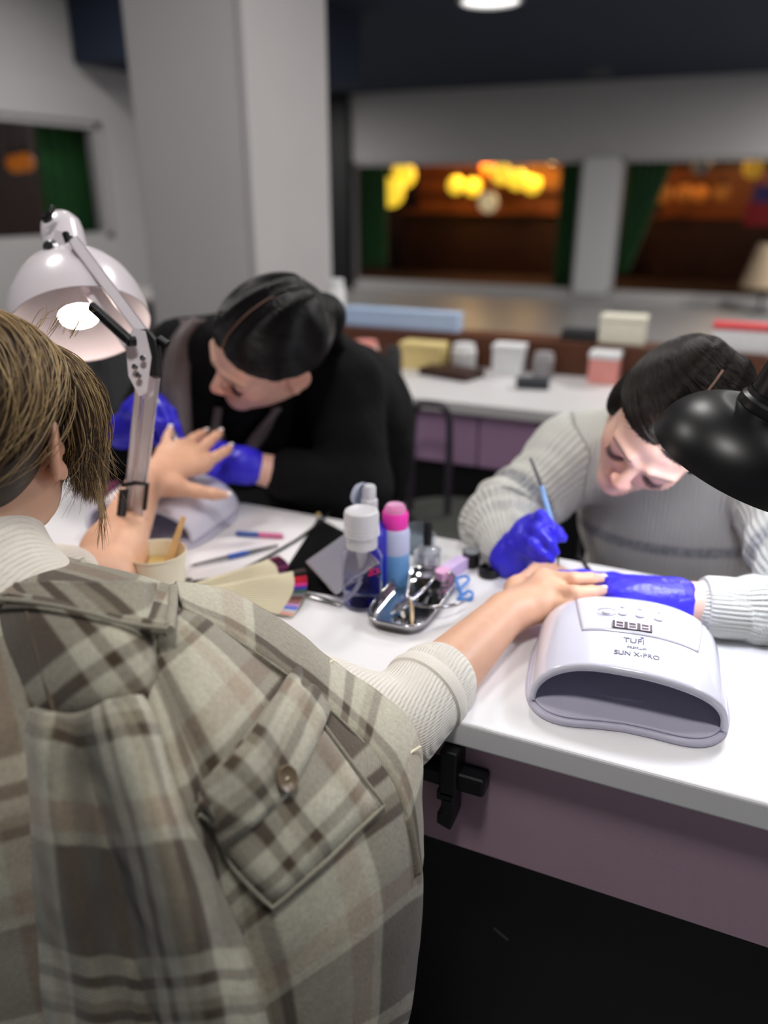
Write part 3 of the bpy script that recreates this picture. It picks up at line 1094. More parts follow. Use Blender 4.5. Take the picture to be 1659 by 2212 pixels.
# pump bottle
b = onz(783, 1303)
t = thing('pump_bottle', b, 'clear pump bottle with white lid and red lettering beside the metal tray', 'bottle')
R = .0295
MB().lathe([(0, .001), (R - .004, 0), (R, .004), (R, .078), (R - .003, .086), (.022, .092), (.022, .098), (.0205, .098), (.0205, .091), (R - .005, .084), (R - .0016, .077), (R - .0016, .006), (R - .005, .003), (0, .003)], b, n=48).build('body', M_GLASS, t)
MB().lathe([(0, .0034), (R - .006, .0036), (R - .0022, .007), (R - .0022, .050), (0, .050)], b, n=48).build('liquid', M_LIQ, t)
MB().lathe([(.0225, .093), (.0225, .108), (.0245, .110), (.0250, .143), (.0235, .1475), (.020, .149), (.012, .1465), (0, .146)], b, n=48).build('pump_head', M_FROST, t)
for z in (.113, .118, .123):
    MB().lathe([(.0246, z), (.0254, z + .001), (.0246, z + .002)], b, n=48).build('ring', M_FROST, t)
MB().lathe([(.0, .094), (.0085, .094), (.0075, .074), (.0060, .072), (.0055, .054), (0, .054)], b, n=20).build('valve', M_FROST, t)
sd = unit(V3(-.75, -.5, 0))
MB().tube(catmull([b + V3(0, 0, .056), b + V3(0, 0, .040) + sd * .002, b + sd * .012 + V3(0, 0, .02), b + sd * .0245 + V3(0, 0, .008)], 16), .0032, 10).build('dip_tube', M_FROST, t)
fr = unit(np.array([CAMO[0] - b[0], CAMO[1] - b[1], 0]))
for k, ch in enumerate('ZOL'):
    a = math.radians(22 + 15 * k)
    n = np.array([fr[0] * math.cos(a) - fr[1] * math.sin(a), fr[0] * math.sin(a) + fr[1] * math.cos(a), 0])
    text(ch, .0135, frame_m(b + n * (R + .0004) + V3(0, 0, .063), np.cross(V3(0, 0, 1), n), V3(0, 0, 1), n), M_REDINK, t)

# royal blue bottle with flip-top spout
b = onz(799, 1262)
t = thing('flip_top_bottle', b, 'royal blue bottle with open white flip-top spout behind the pump bottle', 'bottle')
MB().lathe([(0, 0), (.027, 0), (.029, .004), (.029, .090), (.024, .100), (.012, .106), (.012, .110), (0, .110)], b, n=40).build('body', M_NAVYB, t)
MB().lathe([(.0125, .106), (.0125, .140), (.010, .143), (.010, .160), (.008, .163), (0, .163)], b, n=28).build('spout', M_FROST, t)
cp = b + V3(0, 0, .150) - RIGHT * .016
MB().lathe([(0, -.008), (.013, -.006), (.018, 0), (.019, .004), (.0175, .004), (.0165, .001), (.012, -.0045), (0, -.0062)], cp, unit(RIGHT * .75 + V3(0, 0, -.35) + FWD * -.4), 28).build('flip_cap', mat('translucent_cap', (215, 222, 238), .2, trans=.55, ior=1.1, var=0), t)

# pink capped bottle with blue liquid
b = onz(853, 1258)
t = thing('dispenser_bottle', b, 'milky bottle of light blue liquid with bright pink lid', 'bottle')
MB().lathe([(0, 0), (.0205, 0), (.0225, .003), (.0225, .054), (0, .054)], b, n=36).build('liquid_half', mat('light_blue_liquid', (120, 176, 232), .2, var=.03, sss=.2), t)
MB().lathe([(.0, .054), (.0225, .054), (.0225, .086), (.020, .094), (.0165, .098), (0, .098)], b, n=36).build('body', mat('milky_plastic', (196, 203, 232), .25, var=.02, sss=.2), t)
MB().lathe([(.0185, .092), (.0195, .094), (.0198, .116), (.0185, .119), (.0, .119)], b, n=36).build('lid', mat('hot_pink_plastic', (243, 58, 178), .3, var=.03), t)
MB().lathe([(.0165, .118), (.0160, .126), (.013, .130), (.006, .128), (0, .127)], b, n=28).build('dispenser_dish', mat('pink_clear_dish', (240, 190, 225), .15, trans=.5, ior=1.1, var=0), t)

# clear tumbler and nail polish bottle
b = onz(903, 1196)
t = thing('glass_tumbler', b, 'small grey glass tumbler behind the nail polish bottle', 'glass')
MB().lathe([(0, .002), (.014, 0), (.016, .004), (.0185, .050), (.017, .050), (.0145, .006), (0, .005)], b, n=32).build('cup', mat('smoky_glass', (190, 200, 206), .05, trans=.85, ior=1.1, var=0), t)
MB().tube([b + RIGHT * .016 + V3(0, 0, .042), b + RIGHT * .026 + V3(0, 0, .036), b + RIGHT * .026 + V3(0, 0, .018), b + RIGHT * .015 + V3(0, 0, .012)], .0025, 8).build('handle', mat('smoky_glass', (0, 0, 0)), t)
b = onz(922, 1222)
t = thing('nail_polish_bottle', b, 'clear square nail polish bottle with tall black cap', 'bottle')
MB().lathe([(0, .0), (.017, 0), (.019, .003), (.019, .028), (.014, .033), (.007, .036), (.007, .040), (0, .040)], b, n=40, sq=6).build('body', mat('polish_glass', (225, 228, 232), .05, trans=.8, ior=1.2, var=0), t)
MB().lathe([(.0075, .038), (.0078, .060), (.0068, .078), (.005, .080), (0, .080)], b, n=24).build('cap', M_BKPL, t)
MB().box((-.010, -.0195, .008), (.010, -.0190, .022), rotz(YAW + .3, b)).build('paper_label', mat('label_white', (225, 225, 230), .6, var=.02), t, smooth=False)

# buffer block, jar, lid
a, c = onz(944, 1262), onz(1000, 1226)
b = (a + c) / 2
ang = math.atan2(c[1] - a[1], c[0] - a[0])
L = np.linalg.norm(c - a) / 2
t = thing('buffer_block', b, 'pink and lavender nail buffer block behind the metal tray', 'buffer')
MB().box((-L, -.010, 0), (-L * .35, .010, .020), rotz(ang, b)).build('pink_half', mat('buffer_pink', (232, 176, 214), .9, bump=(900, .3)), t, smooth=False, bevel=.001)
MB().box((-L * .35, -.010, 0), (L, .010, .020), rotz(ang, b)).build('lavender_half', mat('buffer_lavender', (214, 190, 232), .9, bump=(900, .3)), t, smooth=False, bevel=.001)
b = onz(1016, 1222)
t = thing('gel_jar', b, 'small open black gel jar with shiny rim', 'jar')
MB().lathe([(0, 0), (.0135, 0), (.0150, .002), (.0150, .014), (.0138, .016), (.0138, .026), (.0125, .027), (.011, .024), (0, .022)], b, n=32).build('body', M_BKPL, t)
MB().lathe([(.0128, .0245), (.0142, .026), (.0142, .0275), (.0125, .0285), (.0, .0262)], b, n=32).build('gel_surface', mat('gel_grey', (120, 122, 126), .08, var=.1, vscale=200), t)
b = onz(1056, 1243)
t = thing('jar_lid', b, 'round black jar lid lying next to the open gel jar', 'lid')
MB().lathe([(0, .0), (.0165, 0), (.0175, .002), (.0172, .0125), (.0160, .0140), (.0148, .0132), (.0140, .004), (0, .003)][:1] + [(.0165, 0), (.0175, .002), (.0172, .0125), (.0160, .0140), (.0145, .0138), (.0138, .0095), (0, .0090)], b, n=36).build('shell', M_BKPL, t)

# blue nail clip
b = onz(1000, 1283)
t = thing('nail_clip', b, 'translucent blue plastic nail clip beside the metal tray', 'clip')
M_BCL = mat('clear_blue_plastic', (96, 158, 236), .15, trans=.35, ior=1.2, var=0)
q = [onz(x, y, TZ + z) for x, y, z in ((986, 1250, .012), (1005, 1244, .014), (1013, 1252, .012), (1004, 1262, .010), (994, 1272, .006))]
MB().tube(catmull(q, 20), .0023, 8).build('upper_loop', M_BCL, t)
q = [onz(x, y, TZ + z) for x, y, z in ((984, 1248, .012), (990, 1268, .008), (997, 1284, .005), (990, 1294, .003))]
MB().tube(catmull(q, 16), .0026, 8).build('spine', M_BCL, t)
q = [onz(x, y, TZ + z) for x, y, z in ((1001, 1284, .006), (1012, 1277, .008), (1021, 1283, .006), (1014, 1295, .003), (994, 1293, .003))]
MB().tube(catmull(q, 20), .0023, 8).build('lower_loop', M_BCL, t)

# ------------------------------------------------------------------ metal tray with tools
p1, p2 = onz(850, 1358), onz(938, 1246)
ctr = (onz(893, 1306))
ax_ = unit(p2 - p1)
per = np.array([ax_[1], -ax_[0], 0])
LL, WW = np.linalg.norm(p2 - p1) / 2 + .004, .045
M_TRAY = mat('polished_steel', (186, 186, 188), .16, metal=1.0, var=.03, bump=(25, .06))
t = thing('metal_tray', ctr, 'polished oblong steel tray holding nail tools', 'tray')
v, fc = [], []
prof = [(.0, .0015), (.80, .0015), (.92, .004), (.985, .016), (1.0, .0185), (1.03, .0185), (1.035, .0165), (1.01, .014), (.95, .001), (.0, .0)]
n = 64
for s, z in prof:
    for k in range(n):
        a = 2 * math.pi * k / n
        c_, s_ = math.cos(a), math.sin(a)
        q = 1 / (abs(c_) ** 4 + abs(s_) ** 4) ** .25
        v.append(ctr + ax_ * c_ * q * (LL - (1 - s) * LL) + per * s_ * q * (WW - (1 - s) * WW) + V3(0, 0, z))
for j in range(len(prof) - 1):
    for k in range(n):
        fc.append((j * n + k, j * n + (k + 1) % n, (j + 1) * n + (k + 1) % n, (j + 1) * n + k))
mesh_from('dish', v, fc, M_TRAY, t)


def tl(u, w, z):
    return ctr + ax_ * u * LL + per * w * WW + V3(0, 0, z)


# nippers: curved handles reach out of the tray
M_TOOL = mat('tool_steel', (160, 160, 164), .22, metal=1.0, var=.05)
t = thing('nail_nipper', tl(-.1, .1, .004), 'steel nail nipper with long curved handle resting over the tray rim', 'nipper')
pv = tl(-.18, .02, .014)
q = [pv, onz(910, 1309, TZ + .022), onz(950, 1311, TZ + .024), onz(985, 1306, TZ + .020), onz(1004, 1298, TZ + .016)]
MB().tube(catmull(q, 24), np.linspace(.0036, .0022, 24), 10).build('handle', M_TOOL, t)
q = [pv, tl(.15, .28, .022), tl(.55, .30, .024), tl(.85, .10, .024)]
MB().tube(catmull(q, 24), np.linspace(.0036, .0022, 24), 10).build('handle', M_TOOL, t)
MB().tube([pv + V3(0, 0, .002), tl(-.35, -.15, .010), tl(-.52, -.28, .006)], [.006, .0045, .0008], 10).build('jaw', M_TOOL, t)
MB().tube([pv, tl(-.34, -.32, .010), tl(-.50, -.34, .006)], [.005, .004, .0008], 10).build('jaw', M_TOOL, t)
MB().lathe([(.0045, 0), (.0045, .003), (0, .004)], pv + V3(0, 0, .004), n=14).build('rivet', M_STEEL, t)
t = thing('cuticle_pusher', tl(.3, -.3, .004), 'thin steel cuticle pusher lying along the tray', 'tool')
MB().tube([tl(.62, -.62, .020), tl(.1, -.30, .012), tl(-.30, -.1, .008)], [.0025, .0030, .0020], 10).build('handle', M_TOOL, t)
MB().tube([tl(-.30, -.1, .008), tl(-.42, -.05, .006)], [.0035, .001], 8, flat=.4).build('blade', M_TOOL, t)
t = thing('orange_stick', tl(-.5, .2, .004), 'pale wooden cuticle stick pointing out of the pile in the tray', 'stick')
MB().tube([tl(-.22, .10, .018), tl(-.62, .42, .009), tl(-.74, .52, .006)], [.0030, .0028, .0006], 10).build('stick_body', mat('pale_wood', (222, 196, 158), .6, var=.06), t)
t = thing('nail_scissors', tl(.3, .4, .004), 'small steel nail scissors with ring handles in the tray', 'scissors')
for w in (.18, .62):
    cc = tl(.62, w, .011)
    MB().tube([cc + ax_ * .010 * math.cos(a) + per * .0075 * math.sin(a) for a in np.linspace(0, 2 * math.pi, 20)], .0018, 8).build('ring_handle', M_TOOL, t)
MB().tube([tl(.46, .22, .011), tl(.1, .42, .010), tl(-.2, .5, .008)], [.0018, .0028, .0006], 8).build('blade', M_TOOL, t)
MB().tube([tl(.46, .58, .012), tl(.1, .40, .011), tl(-.2, .36, .009)], [.0018, .0028, .0006], 8).build('blade', M_TOOL, t)
t = thing('glass_dish', tl(.25, .05, .004), 'small dark glass dish of nail scraps inside the tray', 'dish')
MB().lathe([(0, .0), (.016, 0), (.020, .012), (.021, .018), (.0195, .018), (.018, .012), (.014, .004), (0, .003)], tl(.38, .2, .0018), n=32).build('bowl', mat('dark_glass', (60, 60, 58), .06, var=.2, vscale=150, trans=.3), t)
for k, (u, w, c) in enumerate(((-.42, -.05, (232, 228, 218)), (-.40, .06, (30, 28, 26)), (-.50, .02, (226, 220, 205)), (-.36, -.22, (26, 24, 24)), (-.46, -.30, (235, 235, 235)), (.12, -.05, (222, 214, 190)), (.7, -.1, (218, 210, 190)))):
    cc = tl(u, w, .0045)
    t = thing('nail_scrap', cc, ['pale nail scrap under the nipper jaw', 'black nail scrap beside the nipper jaw', 'cream nail scrap nearest the tray front', 'black nail scrap by the cuticle pusher tip',
                                 'white nail scrap at the tray side', 'cream scrap beside the glass dish', 'cream scrap at the far end of the tray'][k], 'nail scrap', 'nail scraps in the tray')
    a = RNG.uniform(0, 3)
    q = [cc + V3(math.cos(a), math.sin(a), 0) * .006 * s + V3(0, 0, .002 * (1 - s * s)) for s in np.linspace(-1, 1, 7)]
    MB().tube(q, [.0012, .0022, .003, .0033, .003, .0022, .0012], 8, flat=.4).build('shaving', mat('scrap_%d' % k, c, .5), t)

# ------------------------------------------------------------------ mirror panel, pouch, file
A, B_, C_, D_ = onz(722, 1284, TZ + .016), onz(657, 1213, TZ + .040), onz(752, 1146, TZ + .098), onz(815, 1215, TZ + .074)
nn = unit(np.cross(B_ - A, D_ - A))
nn = nn * np.sign(nn[2])
t = thing('silver_case', (A + B_ + C_ + D_) / 4, 'silver mirror-faced case leaning on the black pouch', 'case')
th = .010
cor = [A, B_, C_, D_]
MB().add(cor + [c - nn * th for c in cor], [(0, 1, 2, 3), (7, 6, 5, 4), (0, 4, 5, 1), (1, 5, 6, 2), (2, 6, 7, 3), (3, 7, 4, 0)]).build('shell', mat('satin_silver', (196, 196, 204), .25, metal=.6, var=.03), t, smooth=False, bevel=.003, seg=3)
cm = sum(cor) / 4
c2 = [cm + (c - cm) * .9 + nn * .0006 for c in cor]
MB().add(c2 + [c - nn * .0008 for c in c2], [(0, 1, 2, 3), (7, 6, 5, 4), (0, 4, 5, 1), (1, 5, 6, 2), (2, 6, 7, 3), (3, 7, 4, 0)]).build('mirror_face', mat('silver_face', (176, 178, 196), .32, metal=.35, var=.03), t, smooth=False)

pc4 = [onz(597, 1266), onz(735, 1290), onz(812, 1190), onz(688, 1122)]
G = []
for j in range(9):
    row = []
    for i in range(9):
        u, w = i / 8, j / 8
        q = (pc4[0] * (1 - u) + pc4[1] * u) * (1 - w) + (pc4[3] * (1 - u) + pc4[2] * u) * w
        e = (1 - (2 * u - 1) ** 6) * (1 - (2 * w - 1) ** 6)
        row.append(q + V3(0, 0, .001 + .016 * e ** .6 + .003 * math.sin(u * 9 + w * 5) * e))
    G.append(row)
t = thing('pouch', sum(pc4) / 4, 'soft black zip pouch lying flat under the silver case', 'pouch')
M_POUCH = mat('black_nylon', (7, 7, 8), .9, bump=(500, .3), var=.15, spec=.1)
sheet('top_cloth', G, 30, 30, M_POUCH, t, thick=.003)
MB().prism([tuple(q[:2]) for q in pc4], TZ + .0005, TZ + .004).build('bottom_cloth', M_POUCH, t, smooth=False)
MB().tube([G[j][8] + V3(0, 0, .003) for j in range(9)], .002, 6).build('zip', M_BKPL, t)
MB().ball(G[8][0] + V3(0, 0, .008), .005, 12).build('zip_pull', mat('brass', (190, 170, 120), .3, metal=1), t)

a, c = onz(662, 1284, TZ + .004), onz(738, 1306, TZ + .004)
t = thing('nail_file', (a + c) / 2, 'silver metal nail file lying beside the swatch fan', 'nail file')
MB().tube([a, a * .6 + c * .4, c * .97 + a * .03, c], [.004, .0055, .0045, .002], 12, flat=.35).build('blade', M_STEEL, t)

# ------------------------------------------------------------------ swatch fans
M_STICK = mat('cream_acrylic', (226, 218, 190), .35, var=.03, sss=.1)
TIPS = [(70, 62, 60), (30, 26, 30), (196, 44, 66), (186, 40, 60), (214, 60, 150), (56, 62, 170), (60, 92, 84), (120, 124, 130), (110, 74, 70), (150, 104, 100), (196, 150, 200), (100, 128, 226), (214, 210, 214), (232, 170, 156)]


def swatch_fan(pivot, tips, label, cols, lift=.003):
    t = thing('nail_swatch_fan', pivot, label, 'swatch fan')
    for k, (tp, c) in enumerate(zip(tips, cols)):
        d = unit(tp - pivot)
        s = np.cross(V3(0, 0, 1), d)
        L = np.linalg.norm(tp - pivot)
        z0 = lift + .0012 * (len(tips) - k)
        Mx = lambda q: pivot + d * q[0] + s * q[1] + V3(0, 0, z0 + q[2] - .004 * 0)
        pts = [(0, -.003), (L * .8, -.0042), (L * .985, -.0052), (L, -.003), (L * 1.005, 0), (L, .003), (L * .985, .0052), (L * .8, .0042), (0, .003)]
        o = MB().prism(pts, 0, .0011, Mx).build('stick', M_STICK, t, smooth=False)
        cut = L - .019
        pts = [(cut, -.0048), (L * .985, -.0056), (L, -.0033), (L * 1.008, 0), (L, .0033), (L * .985, .0056), (cut, .0048)]
        MB().prism(pts, .0010, .0022, Mx).build('painted_tip', mat('polish_%d_%d_%d' % tuple(c), c, .15, var=.05, coat=.5), o, smooth=False)
    MB().lathe([(.006, 0), (.006, lift + .02), (0, lift + .021)], pivot, n=16).build('ring_pin', M_STEEL, t)


pv = onz(432, 1302)
tp = [onz(x, y) for x, y in catmull([(660, 1258), (664, 1278), (660, 1298), (648, 1318), (634, 1334)], 14)]
swatch_fan(pv, tp, 'fanned cream nail swatch sticks with bright painted tips by the nail file', TIPS)
pv = onz(410, 1285)
tp = [onz(x, y) for x, y in catmull([(606, 1222), (620, 1230), (626, 1242)], 7)]
swatch_fan(pv, tp, 'nearly closed cream swatch fan with dark plum tips by the cable', [(110, 50, 70), (60, 30, 50), (90, 44, 74), (70, 32, 60), (120, 60, 96), (84, 40, 70), (100, 52, 86)], lift=.006)

# ------------------------------------------------------------------ brushes, pen, cable
def stick_tool(name, label, cat, segs):
    p0 = segs[0][1][0]
    t = thing(name, p0, label, cat)
    for nm, pts, rs, m in segs:
        MB().tube(pts, rs, 12).build(nm, m, t)


z = TZ + .005
a, c = onz(408, 1223, z), onz(600, 1178, z)
L_ = lambda s: a + (c - a) * s
stick_tool('liner_brush', 'thin blue-handled nail brush lying between the cup and the cable', 'brush',
           [('bristles', [L_(0), L_(.08)], [.0004, .0022], mat('dark_bristle', (48, 36, 30), .7)), ('ferrule', [L_(.08), L_(.42)], [.0022, .0034], M_STEEL),
            ('handle', [L_(.42), L_(.60), L_(.66)], [.0042, .0045, .0036], mat('blue_handle', (70, 104, 190), .25)), ('cap', [L_(.66), L_(1)], [.0034, .002], mat('grey_handle', (92, 92, 98), .4))])
a, c = onz(508, 1152, z), onz(612, 1158, z)
stick_tool('gel_pen', 'short pen half blue half pink lying near the black sleeve', 'pen',
           [('blue_barrel', [L_(0), L_(.05), L_(.5)], [.001, .005, .005], mat('pen_blue', (64, 92, 160), .35)), ('pink_barrel', [L_(.5), L_(.95), L_(1)], [.005, .005, .003], mat('pen_pink', (206, 108, 150), .35))])
q = catmull([onz(x, y, TZ + .003) for x, y in ((345, 1262), (420, 1256), (480, 1246), (540, 1222), (600, 1190), (650, 1160), (690, 1128), (720, 1100))], 60)
_t = thing('power_cable', q[0], 'thin black power cable curving across the white table by the swatch fans', 'cable')
MB().tube(q, .0026, 8).build('sheath', M_BKPL, _t)
MB().lathe([(0, 0), (.006, 0), (.006, .02), (0, .022)], q[-1], unit(q[-1] - q[-2]), 12).build('plug', M_BKPL, _t)
q = catmull([onz(1283, 1246, TZ + .003), onz(1262, 1216, TZ + .003), onz(1250, 1200, TZ + .004), onz(1243, 1192, TZ - .03) + V3(0, .02, 0), V3(-.22, 1.26, .5), V3(-.2, 1.3, .15)], 40)
_t = thing('charging_cable', q[0], 'black cord dropping off the far table edge before the knitted sweater', 'cable')
MB().tube(q, .003, 8).build('sheath', M_BKPL, _t)
MB().lathe([(0, 0), (.005, 0), (.0045, .018), (0, .02)], q[0], unit(q[0] - q[1]), 12).build('end_sleeve', M_BKPL, _t)

# ------------------------------------------------------------------ paper cup with wooden stick
rim = at(337, 1190, 1.148)
b = V3(rim[0], rim[1], TZ)
hh = rim[2] - TZ
t = thing('paper_cup', b, 'cream paper cup half filled with tan wax beside the white lamp', 'cup')
rt, rb = .0425, .033
MB().lathe([(0, .004), (rb - .001, .004), (rb, 0), (rt - .0005, hh - .003), (rt + .0012, hh - .0015), (rt + .0005, hh + .0006), (rt - .0012, hh - .001), (rb + .003, .02), (0, .02)], b, n=56).build('cup_wall', mat('cream_paper', (238, 230, 206), .7, var=.015), t)
fz = hh * .66
MB().lathe([(0, fz - .002), (rb + (rt - rb) * fz / hh - .0006, fz - .002), (rb + (rt - rb) * fz / hh - .0008, fz + .002), (.02, fz), (0, fz)], b, n=40).build('wax', mat('tan_wax', (214, 186, 120), .45, var=.12, vscale=60, bump=(80, .3)), t)
t = thing('wooden_spatula', b, 'flat wooden spatula standing in the tan wax', 'spatula')
a, c = at(366, 1207, 1.150), at(397, 1116, 1.165)
dz = unit(c - a)
sx = unit(RIGHT - dz * (RIGHT @ dz))
sy = np.cross(dz, sx)
L = np.linalg.norm(c - a)
Mx = lambda q: a + sx * q[0] + sy * q[1] + dz * q[2]
MB().add([Mx((x * w, y, zz)) for zz, w in ((-.02, .0062), (L * .5, .0050), (L * .97, .0034), (L, .0018)) for x, y in ((-1, -.001), (1, -.001), (1, .001), (-1, .001))],
         [(0, 1, 2, 3)[::-1], (12, 13, 14, 15)] + [(r * 4 + k, r * 4 + (k + 1) % 4, r * 4 + 4 + (k + 1) % 4, r * 4 + 4 + k) for r in range(3) for k in range(4)]).build('blade', mat('birch_wood', (214, 170, 112), .6, var=.1, vscale=90), t, smooth=False)

# pink bowl past the nail lamp
b = onz(226, 1062)
b[1] = min(b[1], 1.15)
t = thing('pink_bowl', b, 'small pink plastic bowl behind the nail lamp under the bare arm', 'bowl')
MB().lathe([(0, 0), (.022, 0), (.030, .010), (.036, .030), (.034, .030), (.028, .012), (0, .004)], b, n=32).build('shell', mat('pink_plastic', (236, 128, 178), .3, var=.03), t)
MB().lathe([(0, .024), (.0325, .024), (0, .0245)], b, n=32).build('lilac_filling', mat('lilac_plastic', (214, 176, 226), .4), t)

# ================================================================== things on the back counter
def cjar(px, py, r, h, m, name, label, cat, z=None, y=None, lidm=None):
    b = onz(px, py) if y is None else ony(px, py, y)
    if y is None:
        b[1] = min(b[1], 2.62 - r - .012)
    b[2] = TZ if z is None else z
    t = thing(name, b, label, cat)
    MB().lathe([(0, 0), (r * .92, 0), (r, h * .06), (r, h * .78), (r * .8, h * .86), (r * .8, h * .88), (0, h * .88)], b, n=24).build('body', m, t)
    MB().lathe([(r * .85, h * .84), (r * .88, h * .98), (r * .8, h), (0, h)], b, n=24).build('lid', lidm or m, t)


def cbox(px, py, w, d, h, m, name, label, cat, ang=0.0, z=None, y=None, lidm=None):
    b = onz(px, py) if y is None else ony(px, py, y)
    if y is None:
        b[1] = min(b[1], 2.62 - d / 2 - .012)
    b[2] = TZ if z is None else z
    t = thing(name, b, label, cat)
    M = rotz(ang, b)
    MB().box((-w / 2, -d / 2, 0), (w / 2, d / 2, h * .8), M).build('body', m, t, smooth=False, bevel=.003)
    MB().box((-w / 2 - .002, -d / 2 - .002, h * .8), (w / 2 + .002, d / 2 + .002, h), M).build('lid', lidm or m, t, smooth=False, bevel=.003)


c_ = lambda n, c: mat(n, c, .5, var=.04)
LZ = .868
cjar(790, 800, .045, .10, c_('blush_ceramic', (222, 182, 178)), 'storage_jar', 'blush pink jar at the near end of the back counter', 'jar', lidm=c_('peach', (230, 150, 140)))
cjar(850, 815, .028, .10, c_('charcoal', (46, 46, 48)), 'brush_pot', 'dark narrow pot between the blush jar and the yellow box', 'pot')
cbox(915, 795, .15, .08, .09, c_('butter_yellow', (226, 204, 140)), 'yellow_box', 'butter yellow box on the back counter', 'box')
cbox(975, 812, .19, .11, .025, M_WOODD, 'wooden_tray', 'dark brown flat wooden tray in front of the white cups', 'tray', ang=-.25)
cjar(1013, 792, .042, .09, c_('white_ceramic', (222, 222, 222)), 'white_canister', 'white canister beside the yellow box', 'canister')
cbox(1108, 800, .10, .07, .10, c_('white_card', (226, 226, 228)), 'white_box', 'white carton in the middle of the back counter', 'box')
cjar(1188, 800, .035, .08, c_('grey_ceramic', (150, 146, 148)), 'grey_canister', 'grey canister next to the white carton', 'canister')
cbox(1150, 838, .10, .05, .03, c_('dark_slate', (52, 56, 62)), 'stapler', 'dark slate stapler near the counter front', 'stapler', ang=.2)
cbox(1312, 815, .09, .08, .10, c_('salmon_card', (226, 150, 142)), 'salmon_box', 'salmon and white box beside the dark hair of the sweater technician', 'box', lidm=c_('white_card', (0, 0, 0)))
cbox(870, 700, .44, .06, .065, c_('pale_blue_light', (178, 200, 232)), 'light_blue_box', 'long pale blue box on the brown ledge', 'box', z=LZ, y=2.69)
cbox(1252, 725, .11, .07, .035, c_('charcoal', (0, 0, 0)), 'black_case', 'flat black case on the brown ledge', 'case', z=LZ, y=2.69)
cbox(1345, 725, .14, .08, .09, c_('ivory_card', (226, 222, 204)), 'ivory_box', 'ivory box on the ledge above the salmon box', 'box', z=LZ, y=2.69)
cbox(1600, 745, .17, .08, .085, c_('white_card', (0, 0, 0)), 'red_corner_box', 'white box with a red end on the ledge near the black lamp', 'box', z=LZ, y=2.69, lidm=c_('red_card', (206, 60, 66)))
cjar(728, 690, .032, .16, c_('white_ceramic', (0, 0, 0)), 'white_bottle', 'tall white bottle on the ledge beside the pillar', 'bottle', z=LZ, y=2.69)

# metal-framed chair at the back counter
M_CHF = mat('dark_chair_tube', (62, 56, 66), .4, var=.1)
cx, cy = -.735, 1.97
t = thing('chair', (cx, cy, 0), 'dark tubular chair with looped back before the mauve drawers', 'chair')
lo_, hi_ = at(893, 990, 2.0), at(972, 995, 2.0)
q = catmull([V3(cx - .06, cy, .44), V3(cx - .055, cy, .68), V3(cx - .045, cy, .775), V3(cx, cy, .79), V3(cx + .045, cy, .775), V3(cx + .055, cy, .68), V3(cx + .055, cy, .44)], 50)
MB().tube(q, .010, 10).build('back_loop', M_CHF, t)
MB().lathe([(0, 0), (.19, 0), (.20, .02), (.19, .04), (0, .045)], (cx + .08, cy - .03, .43), n=32).build('seat', mat('grey_seat', (62, 64, 60), .8), t)
for a in (45, 135, 225, 315):
    d = V3(math.cos(math.radians(a)), math.sin(math.radians(a)), 0)
    MB().tube([V3(cx + .08, cy - .03, .43) + d * .14, V3(cx + .08, cy - .03, 0) + d * .17], .011, 8).build('leg', M_CHF, t)
# ================================================================== people
def skin_mat(name):
    m = bpy.data.materials.new(name)
    m.use_nodes = True
    nt = m.node_tree
    b = nt.nodes['Principled BSDF']
    ca = nt.nodes.new('ShaderNodeVertexColor')
    ca.layer_name = 'tint'
    tc = nt.nodes.new('ShaderNodeTexCoord')
    n = nt.nodes.new('ShaderNodeTexNoise')
    n.inputs['Scale'].default_value = 55
    n.inputs['Detail'].default_value = 6
    nt.links.new(tc.outputs['Object'], n.inputs['Vector'])
    mr = nt.nodes.new('ShaderNodeMapRange')
    mr.inputs['To Min'].default_value = .90
    mr.inputs['To Max'].default_value = 1.08
    nt.links.new(n.outputs['Fac'], mr.inputs['Value'])
    mx = nt.nodes.new('ShaderNodeMix')
    mx.data_type = 'RGBA'
    mx.blend_type = 'MULTIPLY'
    mx.inputs['Factor'].default_value = 1
    nt.links.new(ca.outputs['Color'], mx.inputs['A'])
    nt.links.new(mr.outputs['Result'], mx.inputs['B'])
    nt.links.new(mx.outputs['Result'], b.inputs['Base Color'])
    b.inputs['Roughness'].default_value = .48
    b.inputs['Subsurface Weight'].default_value = .18
    b.inputs['Subsurface Radius'].default_value = (.010, .004, .002)
    b.inputs['Subsurface Scale'].default_value = .4
    n2 = nt.nodes.new('ShaderNodeTexVoronoi')
    n2.inputs['Scale'].default_value = 900
    nt.links.new(tc.outputs['Object'], n2.inputs['Vector'])
    bp = nt.nodes.new('ShaderNodeBump')
    bp.inputs['Strength'].default_value = .12
    bp.inputs['Distance'].default_value = .0006
    nt.links.new(n2.outputs['Distance'], bp.inputs['Height'])
    nt.links.new(bp.outputs['Normal'], b.inputs['Normal'])
    return m


def hair_mat(name, c0, c1, rough=.32):
    m = bpy.data.materials.new(name)
    m.use_nodes = True
    nt = m.node_tree
    b = nt.nodes['Principled BSDF']
    at_ = nt.nodes.new('ShaderNodeAttribute')
    at_.attribute_name = 'tone'
    mx = nt.nodes.new('ShaderNodeMix')
    mx.data_type = 'RGBA'
    mx.inputs['A'].default_value = lin(c0)
    mx.inputs['B'].default_value = lin(c1)
    nt.links.new(at_.outputs['Fac'], mx.inputs['Factor'])
    nt.links.new(mx.outputs['Result'], b.inputs['Base Color'])
    b.inputs['Roughness'].default_value = rough
    b.inputs['Specular IOR Level'].default_value = .28
    return m


